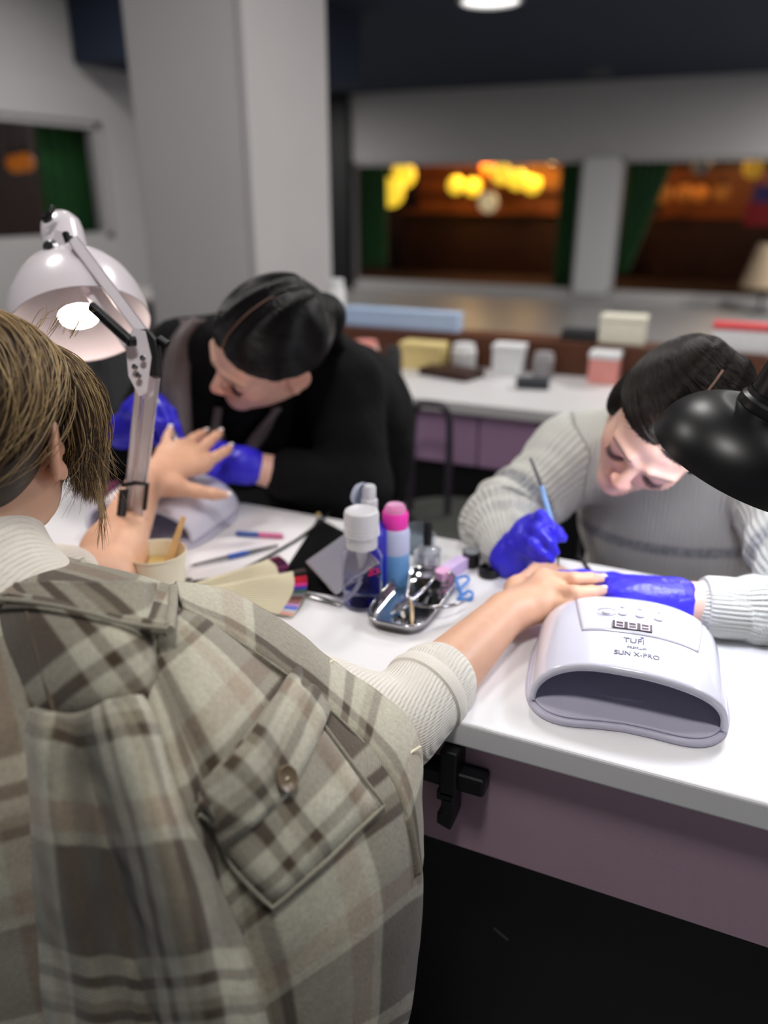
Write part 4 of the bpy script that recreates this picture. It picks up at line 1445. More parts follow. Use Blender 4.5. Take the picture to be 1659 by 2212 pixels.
def knit_mat(name, col, stripe, depth=.0016, rough=.85):
    """knitted wool: ribs follow the 'rib' attribute, rows follow 'row', stripe colour by 'band'"""
    m = bpy.data.materials.new(name)
    m.use_nodes = True
    nt = m.node_tree
    b = nt.nodes['Principled BSDF']

    def node(t, **k):
        n = nt.nodes.new(t)
        for a, v in k.items():
            setattr(n, a, v)
        return n
    rib, row, band = [node('ShaderNodeAttribute') for _ in range(3)]
    rib.attribute_name, row.attribute_name, band.attribute_name = 'rib', 'row', 'band'
    s1 = node('ShaderNodeMath', operation='SINE')
    nt.links.new(rib.outputs['Fac'], s1.inputs[0])
    s2 = node('ShaderNodeMath', operation='SINE')
    nt.links.new(row.outputs['Fac'], s2.inputs[0])
    ml = node('ShaderNodeMath', operation='MULTIPLY_ADD')
    nt.links.new(s2.outputs[0], ml.inputs[0])
    ml.inputs[1].default_value = .28
    nt.links.new(s1.outputs[0], ml.inputs[2])
    tc = node('ShaderNodeTexCoord')
    nz = node('ShaderNodeTexNoise')
    nz.inputs['Scale'].default_value = 700
    nz.inputs['Detail'].default_value = 4
    nt.links.new(tc.outputs['Object'], nz.inputs['Vector'])
    ad = node('ShaderNodeMath', operation='MULTIPLY_ADD')
    nt.links.new(nz.outputs['Fac'], ad.inputs[0])
    ad.inputs[1].default_value = 1.1
    nt.links.new(ml.outputs[0], ad.inputs[2])
    bp = node('ShaderNodeBump')
    bp.inputs['Strength'].default_value = .8
    bp.inputs['Distance'].default_value = depth
    nt.links.new(ad.outputs[0], bp.inputs['Height'])
    nt.links.new(bp.outputs['Normal'], b.inputs['Normal'])
    nz2 = node('ShaderNodeTexNoise')
    nz2.inputs['Scale'].default_value = 120
    nt.links.new(tc.outputs['Object'], nz2.inputs['Vector'])
    mb = node('ShaderNodeMath', operation='MULTIPLY')
    nt.links.new(band.outputs['Fac'], mb.inputs[0])
    mr = node('ShaderNodeMapRange')
    mr.inputs['From Min'].default_value = .35
    mr.inputs['From Max'].default_value = .6
    mr.inputs['To Min'].default_value = .55
    nt.links.new(nz2.outputs['Fac'], mr.inputs['Value'])
    nt.links.new(mr.outputs['Result'], mb.inputs[1])
    mx = node('ShaderNodeMix', data_type='RGBA')
    mx.inputs['A'].default_value = lin(col)
    mx.inputs['B'].default_value = lin(stripe)
    nt.links.new(mb.outputs[0], mx.inputs['Factor'])
    nt.links.new(mx.outputs['Result'], b.inputs['Base Color'])
    b.inputs['Roughness'].default_value = rough
    b.inputs['Sheen Weight'].default_value = .3
    return m


M_SKIN = skin_mat('skin')
M_GLOVE = mat('blue_nitrile', (52, 44, 208), .36, bump=(160, .25), var=.06, vscale=40, spec=.45)
M_NAILP = mat('nail_pink', (238, 200, 190), .12, var=.02, coat=.6)
M_NAILW = mat('nail_white', (246, 240, 238), .12, var=.0, coat=.6)


def rot_from(f, up):
    y = unit(f)
    z = unit(np.asarray(up) - y * (np.asarray(up) @ y))
    x = np.cross(y, z)
    return np.stack([x, y, z], 1)


def head_prims(C, R, s=1.0, k=.012):
    W = lambda *a: C + R @ (np.array(a) * s)
    p = [pe(W(0, -.015, .035), np.array((.0735, .093, .080)) * s, R, k=.02)]
    p += [pe(W(0, .022, -.022), np.array((.0600, .062, .078)) * s, R, k=.03)]
    for e in (-1, 1):
        p += [pc(W(.048 * e, .0, -.048), W(.012 * e, .068, -.092), .020 * s, .0145 * s, k=.03)]
        p += [pe(W(.034 * e, .056, -.022), .0225 * s, k=.025)]
        p += [pe(W(.032 * e, .0865, .004), np.array((.0175, .012, .0105)) * s, R, k=.012, op='s')]
        p += [pe(W(.0315 * e, .0705, .002), np.array((.0148, .0135, .0128)) * s, R, k=.006)]
        p += [pc(W(.016 * e, .0875, .0205), W(.046 * e, .0735, .0195), .0072 * s, .0055 * s, k=.014)]
    p += [pe(W(0, .044, .042), np.array((.050, .032, .036)) * s, R, k=.03)]
    p += [pc(W(0, .086, .012), W(0, .1055, -.024), .0070 * s, .0092 * s, k=.012)]
    for e in (-1, 1):
        p += [pe(W(.0095 * e, .0985, -.0275), np.array((.0068, .0085, .0062)) * s, R, k=.006)]
        p += [pe(W(.0058 * e, .1015, -.0345), np.array((.0032, .0045, .003)) * s, R, k=.003, op='s')]
    p += [pc(W(-.019, .0830, -.0545), W(0, .0925, -.0515), .0042 * s, .0058 * s, k=.006), pc(W(.019, .0830, -.0545), W(0, .0925, -.0515), .0042 * s, .0058 * s, k=.006)]
    p += [pc(W(-.015, .0835, -.0595), W(.015, .0835, -.0595), .0048 * s, .0048 * s, k=.006), pe(W(0, .0885, -.0605), np.array((.012, .006, .0055)) * s, R, k=.006)]
    p += [pc(W(-.020, .0905, -.0570), W(.020, .0905, -.0570), .0012 * s, .0012 * s, k=.003, op='s')]
    p += [pe(W(0, .0775, -.090), np.array((.017, .014, .015)) * s, R, k=.016)]
    for e in (-1, 1):
        Rz = R @ np.array([[math.cos(.35 * e), -math.sin(.35 * e), 0], [math.sin(.35 * e), math.cos(.35 * e), 0], [0, 0, 1]])
        p += [pe(W(.0775 * e, -.010, -.002), np.array((.0065, .0185, .0315)) * s, Rz, k=.006)]
        p += [pe(W(.0850 * e, -.006, .002), np.array((.0055, .0105, .018)) * s, Rz, k=.004, op='s')]
        p += [pe(W(.0785 * e, .001, -.026), np.array((.005, .008, .009)) * s, Rz, k=.005)]
        p += [pe(W(.076 * e, .006, -.004), np.array((.004, .005, .007)) * s, Rz, k=.004)]
    return p


def to_local(P, C, R, s=1.0):
    return (P - C) @ R / s


def skin_tint(P, base, C, R, s, lips, brow, scalp=None, hairline=None):
    q = to_local(P, C, R, s)
    col = np.tile(np.array(lin(base)[:3]), (len(P), 1))
    x, y, z = q.T

    def blend(w, c):
        nonlocal col
        w = np.clip(w, 0, 1)[:, None]
        col = col * (1 - w) + np.array(lin(c)[:3]) * w
    red = np.array(lin(base)[:3]) * np.array([1.06, .78, .76])
    for c0, r, a in (((0, .108, -.026), .022, .55), ((.040, .07, -.026), .026, .4), ((-.040, .07, -.026), .026, .4), ((.082, -.01, .0), .03, .5), ((-.082, -.01, .0), .03, .5), ((0, .085, -.09), .02, .25)):
        w = a * np.exp(-((q - np.array(c0)) ** 2).sum(1) / r ** 2)
        col = col * (1 - w[:, None]) + red * w[:, None]
    lipw = np.exp(-((x / .019) ** 4)) * np.exp(-(((z + .0565) / .0062) ** 4)) * (y > .074)
    blend(lipw * .85, lips)
    bz = .0225 - 1.2 * np.maximum(np.abs(x) - .030, 0) ** 1.5
    bw = np.exp(-(((z - bz) / .0032) ** 2)) * (np.abs(x) > .011) * (np.abs(x) < .050) * (y > .05)
    blend(bw * .8, brow)
    lw = np.exp(-(((z + .0065 - ((np.abs(x) - .031) / .03) ** 2 * .008) / .0016) ** 2)) * (np.abs(np.abs(x) - .0315) < .0150) * (y > .066)
    blend(lw * .85, (60, 44, 42))
    return col


def arm_prims(a, e, w, ra, re, rw, k=.02):
    """upper arm a->e, forearm e->w with muscle taper"""
    p = [pc(a, e, ra, re, k=k)]
    m = e + (w - e) * .28
    p += [pc(e, m, re, re * 1.02, k=k), pc(m, w, re * 1.02, rw, k=k)]
    return p


def hand_prims(wrist, fingers, thumb, r=1.0, k=.010, forearm_dir=None):
    """fingers: list of 4-point lists (knuckle, pip, dip, tip); thumb: 4 points from wrist side to tip"""
    p = []
    rad = [(.0118, .0098, .0088, .0072), (.0120, .0100, .0090, .0074), (.0115, .0095, .0085, .0070), (.0102, .0085, .0076, .0063)]
    for f, q in zip(fingers, rad):
        q = [v * r for v in q]
        m = wrist + (f[0] - wrist) * .45
        p.append(pc(wrist, f[0], .0165 * r, .0132 * r, k=.018))
        p.append(pc(f[0], f[1], q[0], q[1], k=k))
        p.append(pc(f[1], f[2], q[1], q[2], k=.004))
        p.append(pc(f[2], f[3], q[2], q[3], k=.004))
    for a, b in zip(fingers[:-1], fingers[1:]):
        p.append(pc(a[0] * .9 + wrist * .1, b[0] * .9 + wrist * .1, .0120 * r, .0120 * r, k=.014))
    t = thumb
    p.append(pc(wrist * .75 + t[0] * .25, t[0], .017 * r, .0165 * r, k=.016))
    p.append(pc(t[0], t[1], .0160 * r, .0118 * r, k=.014))
    p.append(pc(t[1], t[2], .0115 * r, .0100 * r, k=.006))
    p.append(pc(t[2], t[3], .0100 * r, .0078 * r, k=.005))
    return p


def nail(tip, prev, nrm, parent, w=.0052, L=.0155, french=True):
    d = unit(tip - prev)
    n = unit(nrm - d * (nrm @ d))
    s = np.cross(d, n)
    o = tip + n * .0062 - d * .007
    def strip(l0, l1, m, name, lift, par):
        v, f = [], []
        for i, l in enumerate(np.linspace(l0, l1, 6)):
            ww = w * (1.0 if l < L * .8 else 1 - .10 * (l - L * .8) / (L * .2))
            for a in np.linspace(-1, 1, 7):
                v.append(o + d * l + s * ww * a + n * (lift + .0022 * (1 - a * a) - .0007 * (l / L) ** 2 - .0012))
        for i in range(5):
            for j in range(6):
                f.append((i * 7 + j, i * 7 + j + 1, i * 7 + j + 8, i * 7 + j + 7))
        ob = mesh_from(name, v, f, m, par)
        md = ob.modifiers.new('thick', 'SOLIDIFY')
        md.thickness, md.offset = .0009, 0
        return ob
    ob = strip(0, L, M_NAILP, 'nail', 0, parent)
    if french:
        strip(L * .66, L * 1.02, M_NAILW, 'nail_tip', .0004, ob)


def scalp_strands(C, R, s, n, rad, roots, lift=.004, seed=1, jit=.02, npts=14, cen=(0, -.015, .035), flare=0.0):
    """strands along quadratic curves of directions on the skull ellipsoid.
    roots: function(rng) -> (d0, d1, d2, t0, t1) unit directions in head space"""
    r = np.random.default_rng(seed)
    out = []
    cen = np.array(cen)
    rad = np.array(rad)
    for i in range(n):
        d0, d1, d2, t0, t1 = roots(r)
        t = np.linspace(t0, t1, npts)[:, None]
        q = (1 - t) ** 2 * d0 + 2 * t * (1 - t) * d1 + t ** 2 * d2
        q = q / np.linalg.norm(q, axis=1, keepdims=True)
        w = r.normal(size=3) * jit
        q = q + w * np.sin(t * 3 + r.uniform(0, 6)) * .5
        lf = lift * (.35 + .65 * r.random()) * np.clip(t * 6, .25, 1) + flare * t ** 2 * r.random()
        q = q / np.linalg.norm(q, axis=1, keepdims=True)
        out.append(C + (cen + q * (rad + lf)) @ R.T * s)
    return out


def nd(*a):
    return unit(np.array(a, float))


def sleek_roots(r):
    """centre part, brushed back to a low knot"""
    e = 1 if r.random() < .5 else -1
    if r.random() < .72:
        th = r.uniform(-.75, 1.16)                         # along the part, back to front hairline
        d0 = nd(.018 * e, math.sin(th), math.cos(th))
        d1 = nd(.95 * e, math.sin(th) * .55 - .05, .55 + r.normal() * .05)
        d2 = nd(.16 * e + r.normal() * .05, -.98, -.38 + r.normal() * .10)
    else:                                                  # front hairline round to the temple
        u = r.random() * 1.3
        d0 = nd((.04 + .93 * u) * e, .93 - .50 * min(u, 1.25) ** 1.5, .38 - .44 * u)
        d1 = nd(1.0 * e, .0, .30 - .25 * u)
        d2 = nd(.15 * e, -.98, -.40 + r.normal() * .10)
    t0 = r.random() ** 2 * .55
    return d0, d1, d2, t0, min(1, t0 + r.uniform(.5, .9))


def cap_prims(C, R, s, grow, ears=True):
    """close hair cap: skull grown a little, cut away over face and neck"""
    W = lambda *a: C + R @ (np.array(a) * s)
    p = [pe(W(0, -.017, .036), np.array((.0735 + grow, .093 + grow, .080 + grow)) * s, R, k=.02)]
    p += [pe(W(0, -.050, -.010), np.array((.060, .052, .060)) * s, R, k=.03)]
    p += [pe(W(0, .088, -.040), np.array((.062, .060, .084)) * s, R, k=.010, op='s')]
    for e in (-1, 1):
        if ears:
            p += [pe(W(.088 * e, .008, -.020), np.array((.028, .034, .034)) * s, R, k=.010, op='s')]
        else:
            p += [pe(W(.067 * e, -.012, -.010), np.array((.022, .040, .048)) * s, R, k=.02)]
    return p


def add_body(name, prims, h, parent, tintfn, m=None):
    v, f = sdf_mesh(prims, h)
    o = mesh_from(name, v, f, m or M_SKIN, parent)
    if tintfn is not None:
        cattr(o, 'tint', tintfn(v))
    return o, v, f


def lashes(C, R, s, parent, m):
    W = lambda *a: C + R @ (np.array(a) * s)
    for e in (-1, 1):
        cs = []
        for i in range(34):
            u = -1 + 2 * i / 33
            x = (.0315 + .0130 * u) * e
            z = -.0068 + .004 * u * u
            y = .0835 - .0055 * u * u
            b = W(x, y, z)
            tip = W(x + .003 * u * e, y + .0075, z - .0045)
            md = W(x + .0015 * u * e, y + .0045, z - .0036)
            cs.append(np.stack([b, md, tip]))
        hair('eyelashes', cs, .00035, m, parent)


M_LASH = mat('lash_black', (20, 16, 16), .6, var=0)

# ------------------------------------------------------------------ the client
CL_R = rot_from(V3(-.34, .92, -.10), V3(0, .10, 1))
CL_S = 1.0
CL_C = at(126, 972, .775) - CL_R @ V3(.080, -.008, -.002)
client = thing('person', (-.62, .33, 0), 'client with light brown hair in a draped plaid jacket, both arms stretched out', 'person')
shR, elR, wrR = V3(-.472, .515, .905), at(850, 1566, .885), onz(1092, 1326, .800)
shL, elL, wrL = V3(-.83, .49, .925), V3(-.762, .735, .815), onz(312, 1046, .868)
cp = head_prims(CL_C, CL_R, CL_S)
nb = V3(-.650, .455, .955)
cp += [pc(CL_C + CL_R @ V3(0, -.030, -.05), nb, .055, .060, k=.03)]
cp += [pc(nb, shR, .055, .050, k=.05), pc(nb, shL, .055, .050, k=.05)]
cp += [pe(V3(-.645, .425, .80), (.150, .100, .17), k=.06), pe(V3(-.63, .37, .62), (.135, .105, .14), k=.06), pe(V3(-.625, .34, .52), (.165, .125, .10), k=.06)]
cp += arm_prims(shR, elR, wrR, .050, .042, .0285) + arm_prims(shL, elL, wrL, .050, .043, .0290)
for x, kx in ((-.72, -.74), (-.53, -.50)):
    cp += [pc((x, .36, .52), (kx, .69, .50), .080, .058, k=.04), pc((kx, .69, .50), (kx, .66, .09), .055, .036, k=.03), pc((kx, .66, .05), (kx, .75, .035), .036, .030, k=.02)]
Z = lambda x, y, z: onz(x, y, z)
fR = [[Z(1176, 1250, .820), Z(1240, 1251, .834), Z(1274, 1250, .831), Z(1296, 1250, .826)],
      [Z(1186, 1276, .818), Z(1242, 1281, .830), Z(1278, 1279, .826), Z(1300, 1276, .820)],
      [Z(1174, 1303, .808), Z(1228, 1307, .815), Z(1258, 1307, .811), Z(1280, 1306, .806)],
      [Z(1156, 1322, .797), Z(1192, 1328, .792), Z(1212, 1326, .785), Z(1226, 1322, .781)]]
tR = [Z(1118, 1272, .800), Z(1158, 1234, .800), Z(1192, 1228, .792), Z(1216, 1236, .784)]
T = at
fL = [[T(442, 1002, 1.392), T(468, 986, 1.410), T(486, 975, 1.422), T(496, 968, 1.432)],
      [T(424, 980, 1.400), T(450, 956, 1.420), T(465, 943, 1.434), T(474, 936, 1.444)],
      [T(394, 966, 1.402), T(418, 948, 1.424), T(432, 940, 1.438), T(442, 935, 1.446)],
      [T(360, 972, 1.400), T(360, 950, 1.412), T(364, 938, 1.424), T(368, 929, 1.432)]]
tL = [T(376, 1050, 1.335), T(426, 1062, 1.338), T(462, 1067, 1.344), T(485, 1069, 1.350)]
cp += hand_prims(wrR, fR, tR) + hand_prims(wrL, fL, tL)
_, cv_, cf_ = add_body('body', cp, .0027, client, lambda P: skin_tint(P, (226, 178, 148), CL_C, CL_R, CL_S, (196, 120, 112), (110, 84, 62)))
for f, up in ((fR[0], V3(0, 0, 1)), (fR[1], V3(0, 0, 1)), (fR[2], V3(0, 0, 1))):
    nail(f[3], f[2], up, client)
nail(tR[3], tR[2], V3(0, .4, 1), client, french=False)
for f in fL:
    nail(f[3], f[2], V3(0, -.35, 1), client)
nail(tL[3], tL[2], V3(.2, -.6, .8), client, L=.018)

# white ribbed sweater: torso, collar, sleeves
M_TEE = knit_mat('cream_jersey', (232, 226, 214), (232, 226, 214), depth=.0006)
cuffR = elR + (wrR - elR) * .335
tp = [pc(CL_C + CL_R @ V3(0, -.034, -.085), nb + V3(0, 0, -.005), .0595, .0700, k=.02), pc(nb, shR, .065, .054, k=.05), pc(nb, shL, .065, .060, k=.05)]
tp += [pe(V3(-.645, .425, .80), (.158, .106, .182), k=.06), pe(V3(-.63, .375, .62), (.144, .110, .16), k=.06)]
tp += [pc(shR, elR, .053, .049, k=.02), pc(elR, cuffR, .050, .0465, k=.02)]
for s_ in (.10, .28, .46, .64, .80, .93):
    q = elR + (cuffR - elR) * s_
    ax_ = unit(cuffR - elR + V3(.02, 0, .03) * math.sin(s_ * 9))
    tp += [pc(q - ax_ * .004, q + ax_ * .004, .0520 - .003 * s_, .0520 - .003 * s_, k=.005)]
cl = shL + (elL - shL) * .80
tp += [pc(shL, cl, .059, .052, k=.02)]
v, f = sdf_mesh(tp, .0035)
o = mesh_from('sweater', v, f, M_TEE, client)
fattr(o, 'rib', v[:, 0] / .004 * 6.28)
fattr(o, 'row', v[:, 2] / .003 * 6.28)
fattr(o, 'band', np.zeros(len(v)))
# rolled cuff and collar edges
for nm, c0, d, r0, r1 in (('cuff_fold', cuffR, unit(wrR - elR), .0490, .0498), ('cuff_fold', cuffR - unit(wrR - elR) * .020, unit(wrR - elR), .0520, .0530)):
    MB().lathe([(r0 - .010, -.010), (r0 - .001, -.011), (r1 + .001, -.008), (r1 + .0015, .0), (r0 + .0005, .009), (r0 - .003, .011), (r0 - .008, .009)], c0, d, 40).build(nm, M_TEE, client)

# hair: cap, pulled-back strands, loose face-framing curtain
M_BLOND = hair_mat('light_brown_hair', (34, 25, 18), (82, 62, 43), .40)
M_BLOND2 = hair_mat('blonde_streak_hair', (98, 76, 50), (190, 162, 116), .38)
M_CAPB = mat('brown_hair_base', (50, 38, 27), .5, var=.2, vscale=60)
v, f = sdf_mesh(cap_prims(CL_C, CL_R, CL_S, .0075), .004)
hc = mesh_from('hair', v, f, M_CAPB, client)


def client_roots(r):
    e = 1 if r.random() < .7 else -1
    th = r.uniform(-1.7, .75)
    d0 = nd(-.05 + .05 * e, math.sin(th), math.cos(th))
    d1 = nd(.98 * e, math.sin(th) * .5 - .1, .35 + r.normal() * .08)
    d2 = nd(.30 * e + r.normal() * .08, -.92, -.55 + r.normal() * .10)
    t0 = r.random() ** 2 * .5
    return d0, d1, d2, t0, min(1, t0 + r.uniform(.5, .95))


hair('hair_strands', scalp_strands(CL_C, CL_R, CL_S, 7500, (.0815, .101, .088), client_roots, lift=.009, seed=3, jit=.05), .00042, M_BLOND, hc)
# curtain fringe on the right side of the face
rr = np.random.default_rng(5)
cs, cs2 = [], []
for i in range(3600):
    a = rr.random()
    side = 1
    z0, w0 = .118 - .010 * a, rr.normal() * .004
    p0 = np.array([.002 + .020 * rr.random(), .005 + .070 * a, z0 - .016 * a + .006])
    p1 = np.array([.066 + .012 * rr.random() - .010 * a, .010 + .080 * a, .080 - .010 * a])
    p2 = np.array([.0865 + .005 * rr.normal() - .012 * a, .014 + .092 * a, .012 + .010 * rr.normal()])
    p3 = np.array([.080 + .006 * rr.normal() - .012 * a, .016 + .090 * a + .005 * rr.normal(), -.018 - .045 * a ** .7 - .030 * rr.random() ** 2])
    q = catmull([p0, p1, p2, p3], 16) + rr.normal(size=3) * .0015
    if rr.random() < .04:
        q[-6:] += np.linspace(0, 1, 6)[:, None] ** 2 * rr.normal(size=3) * .018
    (cs2 if rr.random() < .25 + .65 * a else cs).append(CL_C + q @ CL_R.T)
hair('fringe_strands', cs, .00045, M_BLOND, hc)
hair('blonde_fringe_strands', cs2, .00045, M_BLOND2, hc)
# loose flyaways and blonde streaks over the back of the head
fly = []
for i in range(80):
    th = rr.uniform(-.6, .7)
    d0, d1, d2 = nd(.05, math.sin(th), math.cos(th)), nd(1, math.sin(th) * .6, .35 + .2 * rr.normal()), nd(.5 + .2 * rr.normal(), -.8, -.5 + .3 * rr.normal())
    t = np.linspace(0, rr.uniform(.6, 1), 14)[:, None]
    q = (1 - t) ** 2 * d0 + 2 * t * (1 - t) * d1 + t ** 2 * d2
    q /= np.linalg.norm(q, axis=1, keepdims=True)
    lf = .011 + .010 * rr.random() * t
    fly.append(CL_C + (np.array([0, -.015, .035]) + q * (np.array([.0815, .101, .088]) + lf)) @ CL_R.T)
hair('stray_strands', fly, .00045, M_BLOND2, hc)
fl2 = []
for i in range(26):                                   # fine wisps over the crown and in front of the ear
    b0 = np.array([.03 + .05 * rr.random(), .03 + .03 * rr.random(), .10 + .015 * rr.random()])
    fl2.append(CL_C + catmull([b0, b0 + [.008, .008, .012 + .006 * rr.random()], b0 + [.018 + .006 * rr.normal(), .012, .018 + .012 * rr.random()]], 8) @ CL_R.T)
for i in range(22):
    b0 = np.array([.085, .055 + .02 * rr.random(), -.05])
    fl2.append(CL_C + catmull([b0, b0 + [.002, .004, -.04], b0 + [-.002 + .004 * rr.normal(), .006, -.060 - .03 * rr.random()]], 10) @ CL_R.T)
hair('flyaway_strands', fl2, .0003, M_BLOND2, hc)

# ------------------------------------------------------------------ technician in black
BT_R = rot_from(camv(-.80, -.54, .22), camv(.04, .34, .93))
BT_C = at(580, 752, 1.42)
bt = thing('person', (-.80, 1.55, 0), 'technician in black with sleek black hair bending over the bare arm', 'person')
shL, shR = at(742, 835, 1.58), at(405, 770, 1.58)
elL, wrL = at(770, 1062, 1.55), at(527, 1005, 1.49)
elR, wrR = at(270, 1000, 1.64), at(268, 935, 1.52)
nb = at(628, 740, 1.60)
hip = V3(-.80, 1.60, .52)
BT_S, WT_S = 1.10, 1.04
bp_ = head_prims(BT_C, BT_R, BT_S)
bp_ += [pc(BT_C + BT_R @ V3(0, -.035, -.045), nb, .052, .058, k=.03), pc(nb, shL, .055, .05, k=.05), pc(nb, shR, .055, .05, k=.05)]
bp_ += [pe((nb + hip) / 2, (.15, .11, .2), k=.06), pe(hip, (.165, .125, .10), k=.06)]
bp_ += arm_prims(shL, elL, wrL, .048, .042, .027) + arm_prims(shR, elR, wrR, .048, .042, .027)
for e in (-1, 1):
    kx = hip[0] + e * .10
    bp_ += [pc((kx, 1.56, .52), (kx, 1.24, .50), .075, .055, k=.04), pc((kx, 1.24, .50), (kx, 1.30, .08), .052, .036, k=.03), pc((kx, 1.30, .05), (kx, 1.22, .035), .035, .03, k=.02)]
add_body('body', bp_, .0038, bt, lambda P: skin_tint(P, (224, 180, 160), BT_C, BT_R, BT_S, (186, 104, 100), (46, 34, 30)))
M_BLKJ = mat('black_fleece', (9, 9, 11), .85, bump=(220, .35), var=.15, vscale=30, spec=.2)
M_GRYL = mat('taupe_satin_lining', (92, 82, 82), .55, bump=(60, .25), var=.08)
jp = [pc(nb + V3(0, .015, .01), shL, .075, .072, k=.05), pc(nb + V3(0, .015, .01), shR, .075, .070, k=.05)]
jp += [pe(at(500, 900, 1.66), (.15, .10, .16), k=.08), pe((nb + hip) / 2 + V3(.02, .0, 0), (.185, .135, .23), k=.07), pe(hip, (.19, .15, .12), k=.06), pe(nb * .6 + hip * .4 + V3(.02, .07, .02), (.17, .12, .17), k=.06)]
cufL = elL + (wrL - elL) * .60
jp += [pc(shL, elL, .074, .066, k=.03), pc(elL, cufL, .066, .050, k=.03)]
cufR = elR + (wrR - elR) * .75
jp += [pc(shR, elR, .072, .062, k=.03), pc(elR, cufR, .060, .048, k=.03)]
for e in (-1, 1):
    kx = hip[0] + e * .10
    jp += [pc((kx, 1.56, .52), (kx, 1.24, .50), .085, .066, k=.04), pc((kx, 1.24, .50), (kx, 1.30, .12), .062, .05, k=.03)]
v, f = sdf_mesh(jp, .0055)
v = v + vnormals(v, f) * (.0045 * wob(v, 26, 3) + .003 * wob(v, 60, 4))[:, None]
jk = mesh_from('jacket', v, f, M_BLKJ, bt)
# taupe satin vest front edges that hang open
for pts, w0 in (([(418, 690, 1.515), (388, 740, 1.50), (378, 820, 1.50), (384, 920, 1.50), (392, 990, 1.49)], .030), ([(470, 880, 1.56), (468, 930, 1.56), (462, 990, 1.55), (458, 1030, 1.55)], .014),
                ([(600, 880, 1.545), (560, 940, 1.55), (528, 990, 1.555)], .010)):
    G = [[at(x - w0 * 900, y, d + .012), at(x - w0 * 300, y, d - .012), at(x + w0 * 300, y, d - .012), at(x + w0 * 900, y, d + .012)] for x, y, d in pts]
    sheet('lapel', G, 14, 30, M_GRYL, jk, thick=.004, disp=lambda u, w, S: .004 * np.sin(u * 8 + w * 6))
M_BLKH = hair_mat('black_hair', (6, 6, 7), (26, 23, 23), .26)
M_CAPK = mat('black_hair_base', (6, 5, 5), .6, var=.2, spec=.2)
v, f = sdf_mesh(cap_prims(BT_C, BT_R, BT_S, .0045) + [pe(BT_C + BT_S * BT_R @ V3(0, -.118, .0), (.036, .030, .036), BT_R, k=.03), pc(BT_C + BT_S * BT_R @ V3(0, -.112, -.01), BT_C + BT_R @ V3(-.02, -.13, -.10), .026, .022, k=.03)], .0045)
hb_ = mesh_from('hair', v, f, M_CAPK, bt)
hair('hair_strands', scalp_strands(BT_C, BT_R, BT_S, 9000, (.0800, .0995, .0870), sleek_roots, lift=.005, seed=8, jit=.015), .00045, M_BLKH, hb_)
part = [BT_C + BT_S * BT_R @ (np.array([0, -.015, .035]) + nd(.0, math.sin(th), math.cos(th)) * np.array([.0815, .101, .0886])) for th in np.linspace(-.1, 1.14, 24)]
MB().tube(part, .0012, 6).build('hair_parting', mat('scalp_dim', (120, 88, 74), .6), hb_)
lashes(BT_C, BT_R, BT_S, bt, M_LASH)
T = at
gR = [[T(345, 872, 1.490), T(370, 892, 1.465), T(381, 925, 1.455), T(392, 950, 1.455)], [T(325, 864, 1.485), T(350, 882, 1.455), T(362, 914, 1.445), T(374, 944, 1.450)],
      [T(302, 868, 1.485), T(322, 884, 1.450), T(338, 916, 1.440), T(352, 944, 1.445)], [T(283, 884, 1.485), T(297, 898, 1.450), T(312, 924, 1.440), T(330, 948, 1.445)]]
gt = [T(298, 930, 1.500), T(334, 948, 1.490), T(362, 958, 1.480), T(384, 964, 1.470)]
v, f = sdf_mesh(hand_prims(wrR, gR, gt, 1.08) + [pc(wrR + (elR - wrR) * .30, wrR, .036, .034, k=.02)], .003)
v += vnormals(v, f) * (.0010 * wob(v, 180, 11))[:, None]
mesh_from('glove', v, f, M_GLOVE, bt)
gL = [[T(472, 985, 1.500), T(438, 992, 1.520), T(415, 1000, 1.525), T(398, 1006, 1.525)], [T(466, 1003, 1.495), T(432, 1010, 1.520), T(410, 1016, 1.525), T(392, 1020, 1.525)],
      [T(462, 1022, 1.490), T(432, 1028, 1.515), T(412, 1032, 1.520), T(396, 1034, 1.520)], [T(460, 1038, 1.485), T(440, 1042, 1.505), T(426, 1044, 1.510), T(414, 1046, 1.510)]]
gt = [T(505, 985, 1.510), T(478, 968, 1.515), T(452, 962, 1.520), T(432, 962, 1.525)]
v, f = sdf_mesh(hand_prims(wrL, gL, gt, 1.10) + [pc(wrL, wrL + (elL - wrL) * .06, .034, .0335, k=.02)], .003)
v += vnormals(v, f) * (.0010 * wob(v, 180, 12))[:, None]
mesh_from('glove', v, f, M_GLOVE, bt)
# slim drill handpiece held in her raised glove
t = thing('nail_drill', T(372, 935, 1.440), "slim steel nail drill held in the black-clad technician's raised glove", 'nail drill')
MB().tube([T(330, 856, 1.460), T(352, 895, 1.450), T(385, 955, 1.437)], [.0075, .0072, .0042], 14).build('handpiece', M_STEEL, t)
MB().tube([T(385, 955, 1.437), T(392, 968, 1.434)], [.0012, .001], 8).build('bit', M_STEEL, t)

# ------------------------------------------------------------------ technician in the cream knitted sweater
WT_R = rot_from(camv(-.60, -.72, .26), camv(.17, .34, .92))
WT_C = at(1440, 915, 1.14)
wt = thing('person', (-.05, 1.6, 0), 'technician in a pale knitted sweater with grey stripe painting nails with a brush', 'person')
shR, shL = at(1240, 990, 1.43), at(1625, 965, 1.44)
elR, wrR = at(1085, 1128, 1.36), at(1102, 1204, 1.245)
wrL = onz(1432, 1300, .803)
elL = at(1790, 1335, 1.06)
nb = at(1450, 935, 1.37)
hip = V3(-.03, 1.62, .52)
wp = head_prims(WT_C, WT_R, WT_S)
wp += [pc(WT_C + WT_R @ V3(0, -.035, -.045), nb, .050, .056, k=.03), pc(nb, shL, .055, .05, k=.05), pc(nb, shR, .055, .05, k=.05)]
wp += [pe((nb + hip) / 2, (.145, .11, .2), k=.06), pe(hip, (.165, .125, .10), k=.06)]
